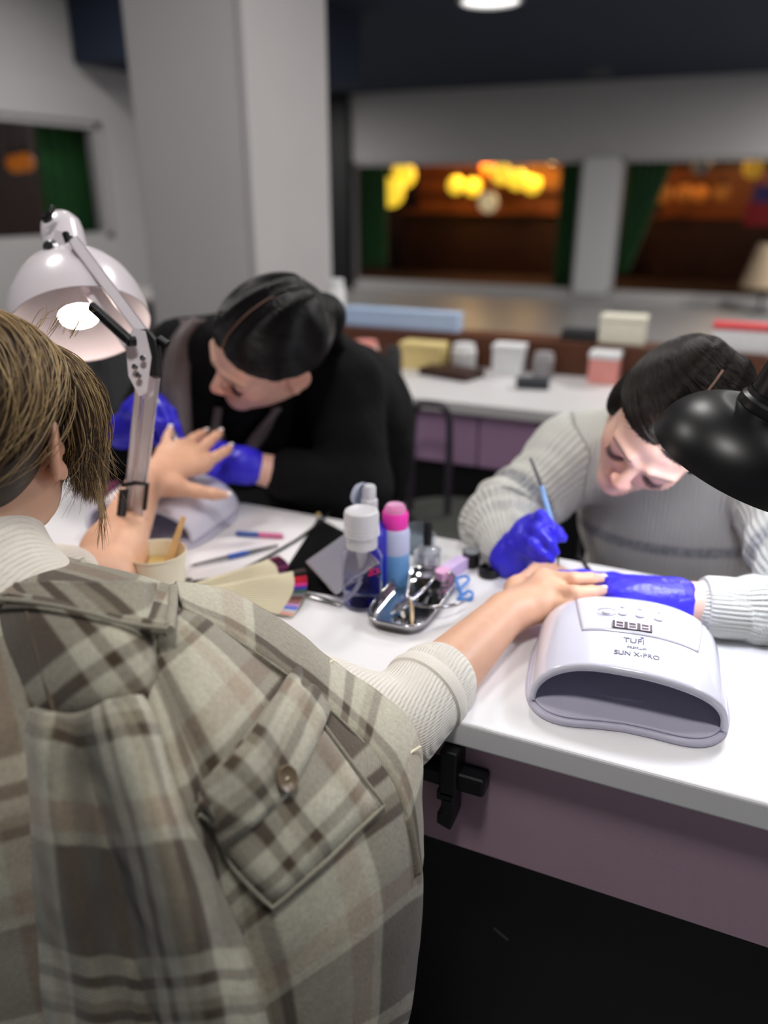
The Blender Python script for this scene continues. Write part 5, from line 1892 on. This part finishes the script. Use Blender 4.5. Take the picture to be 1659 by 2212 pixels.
wp += arm_prims(shL, elL, wrL, .046, .041, .0285) + arm_prims(shR, elR, wrR, .046, .040, .027)
for e in (-1, 1):
    kx = hip[0] + e * .10
    wp += [pc((kx, 1.58, .52), (kx, 1.25, .50), .075, .055, k=.04), pc((kx, 1.25, .50), (kx, 1.31, .08), .052, .036, k=.03), pc((kx, 1.31, .05), (kx, 1.23, .035), .035, .03, k=.02)]
add_body('body', wp, .0030, wt, lambda P: skin_tint(P, (232, 190, 172), WT_C, WT_R, WT_S, (206, 116, 118), (96, 74, 64)))
M_KNIT = knit_mat('cream_rib_knit', (222, 222, 214), (140, 142, 148), depth=.0022)
kp = [pc(nb + V3(0, .01, -.005), shL, .078, .074, k=.05), pc(nb + V3(0, .01, -.005), shR, .078, .074, k=.05)]
kp += [pe((nb + hip) / 2 + V3(0, -.015, .02), (.185, .140, .20), k=.07), pe(hip + V3(0, -.02, .06), (.205, .165, .14), k=.06)]
kp += [pc(shR, elR, .074, .066, k=.04), pc(elR, elR + (wrR - elR) * .78, .064, .046, k=.03)]
cuL = elL + (wrL - elL) * .70
kp += [pc(shL, elL, .074, .070, k=.04), pc(elL, cuL, .064, .0400, k=.03)]
for e in (-1, 1):
    kx = hip[0] + e * .10
    kp += [pc((kx, 1.58, .52), (kx, 1.25, .50), .085, .066, k=.04)]
v, f = sdf_mesh(kp, .0045)
n_ = vnormals(v, f)


def seg_t(P, a, b):
    ba = b - a
    t = np.clip((P - a) @ ba / (ba @ ba), 0, 1)
    d = np.linalg.norm(P - a - t[:, None] * ba, axis=1)
    return t, d


segs = [(shR, elR), (elR, wrR), (shL, elL), (elL, wrL)]
T_, D_ = zip(*[seg_t(v, a, b) for a, b in segs])
T_, D_ = np.stack(T_, 1), np.stack(D_, 1)
arm = D_.argmin(1)
isarm = (D_.min(1) < .085)
tors = np.abs(v[:, 0] - nb[0]) < .12
isarm &= ~(tors & (v[:, 1] > 1.30))
disp = .003 * wob(v, 22, 21) + .0018 * wob(v, 55, 22)
for j, (amp, fr) in enumerate(((.004, 30), (.005, 26), (.007, 34), (.0045, 30))):
    m_ = isarm & (arm == j)
    w_ = np.exp(-((T_[:, j] - (1 if j % 2 == 0 else 0)) / .55) ** 2)
    disp = disp + np.where(m_, amp * np.sin(T_[:, j] * fr + 2.2 * wob(v, 18, 30 + j)) * w_, 0)
v = v + n_ * disp[:, None]
sw = mesh_from('sweater', v, f, M_KNIT, wt)
rib, row, band = v[:, 0] / .0082 * 6.283, v[:, 2] / .0050 * 6.283, np.zeros(len(v))
z0 = at(1400, 1205, 1.36)[2]
band = np.exp(-((v[:, 2] - z0 - .006 * np.sin(v[:, 0] * 9)) / .0105) ** 6) * (~isarm)
for j, (a, b) in enumerate(segs):
    xa, ya, d = basis(b - a)
    m_ = isarm & (arm == j)
    ang = np.arctan2((v - a) @ ya, (v - a) @ xa)
    rib = np.where(m_, ang * 40, rib)
    L = np.linalg.norm(b - a)
    row = np.where(m_, T_[:, j] * L / .0050 * 6.283, row)
    if j == 0:
        band = np.where(m_, np.exp(-((T_[:, j] - .74) * L / .013) ** 4), band)
    if j == 2:
        band = np.where(m_, np.exp(-((T_[:, j] - .70) * L / .012) ** 4), band)
fattr(sw, 'rib', rib)
fattr(sw, 'row', row)
fattr(sw, 'band', band)
# ribbed cuff as its own piece
d = unit(wrL - elL)
pts, n = [], 72
prof = [(.0365, -.075), (.0405, -.060), (.0415, -.030), (.0405, -.004), (.0385, .002), (.035, .001), (.033, -.01)]
xa, ya, _ = basis(d)
vv, ff = [], []
c0 = cuL + d * .012
for r, h in prof:
    for k in range(n * 4):
        a = 2 * math.pi * k / (n * 4)
        rr_ = r + (.0011 * math.sin(a * 44) if h < .002 else 0)
        vv.append(c0 + d * h + (xa * math.cos(a) + ya * math.sin(a)) * rr_)
for j in range(len(prof) - 1):
    for k in range(n * 4):
        ff.append((j * n * 4 + k, j * n * 4 + (k + 1) % (n * 4), (j + 1) * n * 4 + (k + 1) % (n * 4), (j + 1) * n * 4 + k))
cu = mesh_from('cuff', vv, ff, M_KNIT, wt)
fattr(cu, 'rib', np.zeros(len(vv)))
fattr(cu, 'row', np.zeros(len(vv)))
fattr(cu, 'band', np.zeros(len(vv)))
M_DKB = hair_mat('dark_brown_hair', (12, 9, 8), (42, 31, 25), .40)
M_CAPD = mat('dark_brown_hair_base', (18, 13, 11), .6, var=.2, spec=.2)
v, f = sdf_mesh(cap_prims(WT_C, WT_R, WT_S, .0045, ears=False) + [pe(WT_C + WT_S * WT_R @ V3(0, -.115, .0), (.034, .028, .034), WT_R, k=.03)], .0040)
hw_ = mesh_from('hair', v, f, M_CAPD, wt)
hair('hair_strands', scalp_strands(WT_C, WT_R, WT_S, 11000, (.0800, .0995, .0870), sleek_roots, lift=.006, seed=9, jit=.022), .00042, M_DKB, hw_)
fz = []
for i in range(260):
    e = 1 if rr.random() < .5 else -1
    u = rr.random()
    d0 = nd((.02 + .9 * u) * e, .93 - .5 * u ** 1.5, .37 - .40 * u)
    b0 = WT_C + WT_S * WT_R @ (np.array([0, -.015, .035]) + d0 * np.array([.079, .098, .086]))
    dr = .6 * WT_R @ (d0 * .010 + np.array([.006 * e, -.008, .008]) + rr.normal(size=3) * .006)
    fz.append(np.stack([b0, b0 + dr * .6, b0 + dr + rr.normal(size=3) * .003]))
hair('baby_hairs', fz, .00025, M_DKB, hw_)
part = [WT_C + WT_S * WT_R @ (np.array([0, -.015, .035]) + nd(.0, math.sin(th), math.cos(th)) * np.array([.0815, .101, .0886])) for th in np.linspace(-.15, 1.14, 24)]
MB().tube(part, .0016, 6).build('hair_parting', mat('scalp_skin', (150, 118, 102), .6), hw_)
lashes(WT_C, WT_R, WT_S, wt, M_LASH)
# right glove with the brush
gR = [[T(1152, 1132, 1.225), T(1168, 1115, 1.190), T(1192, 1140, 1.180), T(1203, 1162, 1.188)], [T(1138, 1143, 1.220), T(1164, 1146, 1.178), T(1187, 1172, 1.176), T(1199, 1192, 1.184)],
      [T(1128, 1158, 1.216), T(1150, 1174, 1.180), T(1174, 1195, 1.182), T(1190, 1207, 1.188)], [T(1124, 1180, 1.216), T(1148, 1194, 1.190), T(1166, 1206, 1.190), T(1179, 1214, 1.194)]]
gt = [T(1140, 1178, 1.240), T(1176, 1158, 1.232), T(1202, 1150, 1.222), T(1214, 1160, 1.206)]
v, f = sdf_mesh(hand_prims(wrR, gR, gt, 1.04) + [pc(wrR + (elR - wrR) * .16, wrR, .034, .031, k=.02)], .0024)
v += vnormals(v, f) * (.0009 * wob(v, 190, 13) + .0005 * wob(v, 420, 14))[:, None]
mesh_from('glove', v, f, M_GLOVE, wt)
gL = [[Z(1326, 1264, .788), Z(1290, 1266, .782), Z(1266, 1270, .779), Z(1248, 1274, .778)], [Z(1322, 1280, .783), Z(1286, 1286, .778), Z(1262, 1290, .775), Z(1246, 1292, .774)],
      [Z(1326, 1294, .778), Z(1294, 1301, .774), Z(1274, 1305, .772), Z(1260, 1307, .771)], [Z(1334, 1305, .775), Z(1308, 1312, .772), Z(1292, 1315, .771), Z(1280, 1317, .771)]]
gt = [Z(1378, 1276, .804), Z(1325, 1254, .802), Z(1262, 1245, .800), Z(1210, 1241, .797)]
gp = hand_prims(wrL, gL, gt, .97)
dL = unit(elL - wrL)
gp += [pc(wrL - dL * .012, wrL + dL * .022, .0285, .0325, k=.02)]
for i, s_ in enumerate((-.052, -.043, -.036, -.024, -.014, -.004, .006, .018)):
    q = wrL + dL * s_ + V3(0, 0, .002)
    w_ = unit(dL + V3(.25 * math.sin(i * 2.1), .2 * math.cos(i * 1.7), 0))
    gp += [pc(q - w_ * .0010, q + w_ * .0010, .0300 + .0003 * i + .0007 * (i % 2), k=.004)]
v, f = sdf_mesh(gp, .0024)
v += vnormals(v, f) * (.0008 * wob(v, 170, 15) + .0005 * wob(v, 400, 16))[:, None]
mesh_from('glove', v, f, M_GLOVE, wt)
# the brush she holds
tip, mid, top = T(1207, 1224, 1.188), T(1194, 1150, 1.200), T(1146, 985, 1.235)
L_ = lambda s: tip + (top - tip) * s
q = [tip, T(1204, 1200, 1.19), T(1192, 1130, 1.197), T(1176, 1075, 1.206), T(1170, 1050, 1.21), T(1146, 990, 1.235)]
t = thing('gel_brush', tip, 'thin gel brush with pale blue grip held upright in a blue glove', 'brush')
MB().tube(q[0:2], [.0004, .0022], 10).build('bristles', mat('dark_bristle', (48, 36, 30), .7), t)
MB().tube(q[1:3], [.0024, .0034], 10).build('ferrule', M_STEEL, t)
MB().tube(q[2:5], [.0040, .0042, .0036], 10).build('grip', mat('pale_blue_handle', (140, 178, 228), .3), t)
MB().tube(q[4:6], [.0034, .0022], 10).build('handle', mat('grey_handle', (92, 92, 98), .4), t)

# ------------------------------------------------------------------ stools that carry the three
M_STL = mat('black_vinyl', (18, 18, 20), .5, var=.1)
for (x, y), l in (((-.625, .33), 'black round stool under the client'), ((-.80, 1.62), 'black round stool under the technician in black'), ((-.03, 1.64), 'black round stool under the technician in the knitted sweater')):
    t = thing('stool', (x, y, 0), l, 'stool')
    MB().lathe([(0, .37), (.17, .37), (.18, .39), (.17, .415), (0, .42)], (x, y, 0), n=36).build('seat', M_STL, t)
    MB().lathe([(.02, .03), (.02, .38)], (x, y, 0), n=16).build('column', M_STEEL, t)
    for k in range(5):
        a = k * 2 * math.pi / 5
        MB().tube([(x, y, .06), (x + .22 * math.cos(a), y + .22 * math.sin(a), .03)], [.018, .012], 8).build('foot', M_STEEL, t)
# ------------------------------------------------------------------ plaid wool jacket draped over the client's shoulders
def plaid_mat(name):
    m = bpy.data.materials.new(name)
    m.use_nodes = True
    nt = m.node_tree
    b = nt.nodes['Principled BSDF']

    def node(t, **k):
        n = nt.nodes.new(t)
        for a, v in k.items():
            setattr(n, a, v)
        return n
    uv = node('ShaderNodeUVMap')
    uv.uv_map = 'UVMap'
    sp = node('ShaderNodeSeparateXYZ')
    nt.links.new(uv.outputs[0], sp.inputs[0])
    CREAM, TAUPE, BROWN, PINK, MID = (190, 186, 167), (86, 75, 63), (70, 56, 39), (172, 156, 136), (150, 142, 122)
    stops = [(0, TAUPE), (.34, CREAM), (.42, BROWN), (.465, CREAM), (.52, MID), (.56, BROWN), (.60, CREAM), (.80, PINK), (.90, CREAM), (.945, TAUPE)]
    cols = []
    for ax, sh in (('X', .0), ('Y', .37)):
        d = node('ShaderNodeMath', operation='MULTIPLY_ADD')
        nt.links.new(sp.outputs[ax], d.inputs[0])
        d.inputs[1].default_value = 1 / .245
        d.inputs[2].default_value = sh + 5
        fr = node('ShaderNodeMath', operation='FRACT')
        nt.links.new(d.outputs[0], fr.inputs[0])
        rp = node('ShaderNodeValToRGB')
        cr = rp.color_ramp
        cr.interpolation = 'LINEAR'
        while len(cr.elements) > 1:
            cr.elements.remove(cr.elements[-1])
        cr.elements[0].position = 0
        cr.elements[0].color = lin(stops[0][1])
        for (p0, c0), (p1, c1) in zip(stops[:-1], stops[1:]):
            e = cr.elements.new(p1 - .006)
            e.color = lin(c0)
            e = cr.elements.new(p1 + .006)
            e.color = lin(c1)
        nt.links.new(fr.outputs[0], rp.inputs[0])
        cols.append(rp)
    # twill: diagonal thread lines decide which yarn is on top
    ad = node('ShaderNodeMath', operation='ADD')
    nt.links.new(sp.outputs['X'], ad.inputs[0])
    nt.links.new(sp.outputs['Y'], ad.inputs[1])
    mu = node('ShaderNodeMath', operation='MULTIPLY')
    nt.links.new(ad.outputs[0], mu.inputs[0])
    mu.inputs[1].default_value = 2 * math.pi / .0030
    sn = node('ShaderNodeMath', operation='SINE')
    nt.links.new(mu.outputs[0], sn.inputs[0])
    mr = node('ShaderNodeMapRange')
    mr.inputs['From Min'].default_value = -1
    mr.inputs['To Min'].default_value = .34
    mr.inputs['To Max'].default_value = .66
    nt.links.new(sn.outputs[0], mr.inputs['Value'])
    mx = node('ShaderNodeMix', data_type='RGBA')
    nt.links.new(mr.outputs['Result'], mx.inputs['Factor'])
    nt.links.new(cols[0].outputs[0], mx.inputs['A'])
    nt.links.new(cols[1].outputs[0], mx.inputs['B'])
    tc = node('ShaderNodeTexCoord')
    nz = node('ShaderNodeTexNoise')
    nz.inputs['Scale'].default_value = 260
    nz.inputs['Detail'].default_value = 8
    nt.links.new(tc.outputs['Object'], nz.inputs['Vector'])
    m2 = node('ShaderNodeMapRange')
    m2.inputs['From Min'].default_value = .3
    m2.inputs['From Max'].default_value = .7
    m2.inputs['To Min'].default_value = .86
    m2.inputs['To Max'].default_value = 1.12
    nt.links.new(nz.outputs['Fac'], m2.inputs['Value'])
    mm = node('ShaderNodeMix', data_type='RGBA', blend_type='MULTIPLY')
    mm.inputs['Factor'].default_value = 1
    nt.links.new(mx.outputs['Result'], mm.inputs['A'])
    nt.links.new(m2.outputs['Result'], mm.inputs['B'])
    nt.links.new(mm.outputs['Result'], b.inputs['Base Color'])
    hs = node('ShaderNodeMath', operation='MULTIPLY_ADD')
    nt.links.new(sn.outputs[0], hs.inputs[0])
    hs.inputs[1].default_value = .25
    nt.links.new(nz.outputs['Fac'], hs.inputs[2])
    bp = node('ShaderNodeBump')
    bp.inputs['Strength'].default_value = .55
    bp.inputs['Distance'].default_value = .0012
    nt.links.new(hs.outputs[0], bp.inputs['Height'])
    nt.links.new(bp.outputs['Normal'], b.inputs['Normal'])
    b.inputs['Roughness'].default_value = .95
    b.inputs['Specular IOR Level'].default_value = .15
    b.inputs['Sheen Weight'].default_value = .25
    b.inputs['Sheen Roughness'].default_value = .6
    return m


M_PLAID = plaid_mat('plaid_wool')
M_SEAM = mat('seam_thread', (104, 92, 78), .95, var=.1)  # one plain brown for yoke seams and button eyes


def A3(L):
    return [at(*q) for q in L]


def folds(u, v, S):
    return .0032 * wob(S, 28, 41, 2) + .0012 * wob(S, 85, 42, 2)


Rr = [(395, 1318, .738), (520, 1392, .752), (640, 1478, .765), (740, 1562, .772), (826, 1660, .768), (880, 1775, .765), (903, 1900, .775), (893, 2060, .79), (862, 2215, .805), (820, 2370, .83)]
Ll = [(300, 1400, .69), (352, 1562, .640), (408, 1735, .622), (430, 1860, .630), (450, 1970, .645), (472, 2075, .662), (502, 2180, .682), (535, 2290, .705), (570, 2400, .735), (610, 2520, .77)]
bul = [.02, .032, .036, .036, .04, .042, .045, .045, .045, .04]
G = []
for i, (r, l, bb) in enumerate(zip(Rr, Ll, bul)):
    row = [at(l[0] - 34, l[1] - 6, l[2] + .050), at(l[0] - 12, l[1] - 2, l[2] + .010)]
    for w in (.0, .14, .3, .46, .62, .78, .90):
        d = l[2] + (r[2] - l[2]) * w - bb * math.sin(math.pi * min(1, w * .9 + .05))
        if i in (1, 2, 3, 4, 5):
            d += .010 * math.exp(-((w - .14) / .08) ** 2)
        row.append(at(l[0] + (r[0] - l[0]) * w, l[1] + (r[1] - l[1]) * w, d))
    row += [at(*r), at(r[0] + (8 if i < 5 else 3), r[1] - (8 if i < 5 else 0), r[2] + .022), at(r[0] - 6, r[1], r[2] + .060)]
    G.append(row)
fp, SA = sheet('jacket', G, 130, 190, M_PLAID, client, thick=.005, disp=folds, off=(.03, .02), offset=-1)
jk = fp

# placket strip along the front edge
Kk = [(378, 1264, .775), (495, 1284, .805), (612, 1352, .822), (706, 1424, .830), (806, 1494, .830), (876, 1560, .818), (903, 1628, .806), (905, 1720, .797), (907, 1850, .795)]
Ss = [(395, 1320, .735), (505, 1386, .748), (610, 1458, .760), (700, 1530, .768), (778, 1606, .768), (838, 1682, .764), (868, 1745, .761), (886, 1810, .761), (901, 1890, .772)]
G = []
for k, s in zip(Kk, Ss):
    a, b = np.array(s), np.array(k)
    row = [at(*(a + (0, 6, .006))), at(*(a + (b - a) * .03 + (0, 0, -.0065))), at(*(a + (b - a) * .30 + (0, 0, -.012))), at(*(a + (b - a) * .65 + (0, 0, -.012))), at(*(a + (b - a) * .92 + (0, 0, -.004))),
           at(*(b + (0, 0, .006))), at(*(b + (-6, 12, .016))), at(*(b + (-20, 40, .020)))]
    G.append(row)
pl_, SB = sheet('placket', G, 40, 150, M_PLAID, jk, thick=.004, disp=lambda u, v, S: .0016 * wob(S, 70, 43, 2), off=(.115, .06))
# topstitch cord along the placket seam
MB().tube([at(x + 4, y - 5, d - .0075) for x, y, d in catmull(Ss, 80)], .0016, 8).build('seam_piping', M_PLAID, jk)
# buttonholes on the strip
for px, py, d in ((705, 1436, .818), (893, 1622, .785)):
    o0 = at(px, py, d)
    dr = unit(at(px + 16, py - 10, d + .004) - o0)
    MB().tube([o0 - dr * .009, o0 + dr * .009], .0018, 8, flat=.6).build('buttonhole', mat('cream_thread', (232, 224, 200), .7), jk)

# yoke over shoulder and back
xs = (-60, 60, 165, 250, 305, 330)
ys = (1262, 1330, 1420, 1520, 1620, 1700)
D0 = [[.86, .80, .74, .705, .690, .700, .715, .76], [.85, .775, .715, .672, .660, .668, .690, .74], [.85, .765, .695, .655, .638, .644, .668, .72], [.85, .765, .690, .652, .636, .642, .663, .71], [.86, .775, .70, .672, .665, .668, .685, .73], [.87, .79, .715, .70, .70, .70, .71, .75]]
G = [[at(x + .12 * (y - 1262) * (x > 0), y, d) for x, d in zip(xs, dr[2:])] for y, dr in zip(ys, D0)]
yk, SC_ = sheet('yoke', G, 60, 60, M_PLAID, jk, thick=.005, disp=folds, rot=.55, off=(.02, .11))

# collar: rolls out of the neck, over the fold and down to a point
ct = [(-40, 1160, .815), (70, 1184, .795), (170, 1208, .785), (275, 1240, .775), (374, 1266, .765)]
cb = [(-40, 1296, .700), (70, 1306, .672), (170, 1324, .660), (270, 1350, .660), (362, 1364, .668)]
G = []
for t_, b_ in zip(ct, cb):
    t_, b_ = np.array(t_), np.array(b_)
    G.append([at(*(t_ + (0, 60, .075))), at(*(t_ + (0, 14, .035))), at(*t_), at(*(t_ + (b_ - t_) * .25 + (0, 0, -.012))), at(*(t_ + (b_ - t_) * .6 + (0, 0, -.014))), at(*(t_ + (b_ - t_) * .93 + (0, 0, -.008))), at(*(b_ + (0, 0, .004)))])
cl_, SD = sheet('collar', G, 50, 120, M_PLAID, jk, thick=.006, disp=lambda u, v, S: .0022 * wob(S, 40, 44, 2), rot=.12, off=(.10, .05))
MB().tube([at(x, y - 5, d - .012) for x, y, d in catmull(cb, 60)], .0020, 8).build('collar_edge', M_PLAID, jk)
MB().tube([at(374, 1270, .757), at(373, 1310, .712), at(366, 1362, .662)], .0046, 10).build('collar_point', M_PLAID, jk)

# hanging empty sleeve
ysl = (1528, 1590, 1680, 1800, 1950, 2100, 2260, 2430)
xr = (300, 336, 372, 418, 472, 522, 566, 604)
xl = (70, 58, 60, 72, 92, 116, 142, 170)
dep = (.622, .612, .606, .600, .604, .618, .638, .668)
G = []
for i, (y, a, b, d) in enumerate(zip(ysl, xl, xr, dep)):
    row = []
    for w, o_ in ((-.10, .075), (.0, .040), (.12, .006), (.24, .004), (.38, .026), (.50, .030), (.62, .004), (.76, -.010), (.90, .002), (1.0, .030), (1.03, .080)):
        amp = (0, .45, 1.1, 1.5, 1.6, 1.6, 1.5, 1.4)[i]
        row.append(at(a + (b - a) * w, y + 18 * math.sin(w * 5), d + (o_ if w > .95 or w < .1 else o_ * amp)))
    G.append(row)
sl_, SE = sheet('sleeve', G, 110, 140, M_PLAID, jk, thick=.005, disp=folds, rot=-.06, off=(.125, .04))
# armhole seam roll
MB().tube([q + V3(0, 0, .001) for q in SE[1, 8:104:4]], .0022, 10).build('armhole_seam', M_PLAID, jk)
# yoke seams
MB().tube([at(x, y, d) for x, y, d in catmull([(58, 1322, .668), (78, 1400, .651), (100, 1480, .642), (120, 1552, .634)], 30)], .0022, 8).build('yoke_seam', M_SEAM, jk)
MB().tube([at(x, y, d) for x, y, d in catmull([(122, 1555, .632), (70, 1625, .648), (0, 1705, .682), (-70, 1760, .71)], 30)], .0026, 8).build('yoke_seam', M_SEAM, jk)

# back panel and the far side of the jacket
G = []
for z, k_, yo in ((.985, .42, .085), (.945, .72, .045), (.88, .95, .010), (.80, 1.0, 0), (.70, 1.02, -.004), (.60, 1.03, -.004), (.53, 1.04, 0)):
    G.append([V3(-.655 + (x + .655) * k_, y + yo, z) for x, y in ((-.945, .56), (-.905, .43), (-.835, .33), (-.745, .272), (-.645, .250), (-.545, .268), (-.470, .318), (-.425, .385), (-.43, .44))])
sheet('jacket_back', G, 110, 80, M_PLAID, jk, thick=.005, disp=folds, off=(.06, .10))


# ---- chest pocket, flap and button follow the front panel
PX, _ = proj(SA.reshape(-1, 3))
NA = np.cross(np.gradient(SA, axis=1), np.gradient(SA, axis=0))
NA /= np.linalg.norm(NA, axis=2, keepdims=True)
NA = NA.reshape(-1, 3)
_mid = SA.reshape(-1, 3)
NA *= np.sign(((CAMO - _mid) * NA).sum(1))[:, None]
_near = _pdist = np.linalg.norm(_mid - CAMO, axis=1)


def on_front(x, y, off):
    d2 = (PX[:, 0] - x) ** 2 + (PX[:, 1] - y) ** 2 + 40000 * np.maximum(_near - .84, 0)
    i = np.argpartition(d2, 8)[:8]
    w = 1 / (d2[i] + 4)
    w /= w.sum()
    n = unit((NA[i] * w[:, None]).sum(0))
    dist = ((_mid[i] - CAMO) @ FWD * w).sum()
    return at(x, y, dist) + n * off, n


def patch(c4, nu, nv, off, edge):
    """bilinear pixel quad on the front panel, thicker towards its rim"""
    G = []
    for j in range(nv):
        row = []
        for i in range(nu):
            u, w = i / (nu - 1), j / (nv - 1)
            q = (np.array(c4[0]) * (1 - u) + np.array(c4[1]) * u) * (1 - w) + (np.array(c4[3]) * (1 - u) + np.array(c4[2]) * u) * w
            e = min(u, 1 - u, w, 1 - w)
            row.append(on_front(q[0], q[1], off + edge * min(1, e / .06))[0])
        G.append(row)
    return G


G = patch([(404, 1738), (612, 1482), (815, 1742), (588, 1948)], 11, 11, .003, .007)
pk, SP = sheet('chest_pocket', G, 60, 60, M_PLAID, jk, thick=.004, disp=lambda u, v, S: .0018 * wob(S, 60, 45, 2), off=(.075, .155))
cor = [(404, 1738), (612, 1482), (815, 1742), (588, 1948), (404, 1738)]
ed = np.concatenate([np.linspace(a, b, 14)[:-1] for a, b in zip(cor[1:-1], cor[2:])])
MB().tube([on_front(x, y, .0095)[0] for x, y in ed], .0018, 8).build('pocket_edge', M_PLAID, jk)
# flap with a blunt point
G = []
for j in range(9):
    w = j / 8
    row = []
    for i in range(11):
        u = i / 10
        top = np.array((412, 1736.)) * (1 - u) + np.array((625, 1458.)) * u
        bot = np.array((470, 1808.)) * (1 - u) + np.array((696, 1550.)) * u + np.array((34, 40.)) * max(0, 1 - abs(u - .46) / .5) * .75
        q = top * (1 - w) + bot * w
        e = min(u, 1 - u, w * 1.0, 1 - w)
        row.append(on_front(q[0], q[1], .0115 + .004 * min(1, e / .1))[0])
    G.append(row)
fl_, SF = sheet('pocket_flap', G, 60, 44, M_PLAID, jk, thick=.0045, disp=lambda u, v, S: .0014 * wob(S, 60, 46, 2), off=(.062, .015))
rim = [SF[j, 0] for j in range(0, 44, 3)] + [SF[-1, i] for i in range(0, 60, 3)] + [SF[j, -1] for j in range(43, -1, -3)]
MB().tube(rim, .0018, 8).build('flap_edge', M_PLAID, jk)
bo, bn = on_front(580, 1686, .0215)
M_BTN = mat('tan_horn_button', (118, 102, 80), .28, var=.12, vscale=90, coat=.3)
bt_ = MB().lathe([(0, -.001), (.0085, -.001), (.0108, .0005), (.0112, .0022), (.0102, .0036), (.0088, .0030), (.0072, .0018), (.0, .0014)], bo, bn, 40).build('button', M_BTN, jk)
bx, by, _ = basis(bn)
for a in range(4):
    q = bo + (bx * math.cos(a * 1.571 + .8) + by * math.sin(a * 1.571 + .8)) * .0020 + bn * .0016
    MB().ball(q, .0007, 8).build('button_eye', M_SEAM, jk)
MB().tube([bo + bx * .002 + bn * .0022, bo - bx * .002 + bn * .0022], .0007, 6).build('button_thread', mat('cream_thread', (232, 224, 200), .7), jk)

# dark trousers
kp = []
for x, kx in ((-.72, -.74), (-.53, -.50)):
    kp += [pc((x, .36, .52), (kx, .69, .50), .090, .068, k=.04), pc((kx, .69, .50), (kx, .66, .09), .064, .046, k=.03)]
kp += [pe(V3(-.625, .34, .52), (.175, .135, .11), k=.06)]
v, f = sdf_mesh(kp, .008)
mesh_from('trousers', v, f, mat('dark_denim', (22, 23, 28), .9, var=.1, bump=(300, .2)), client)
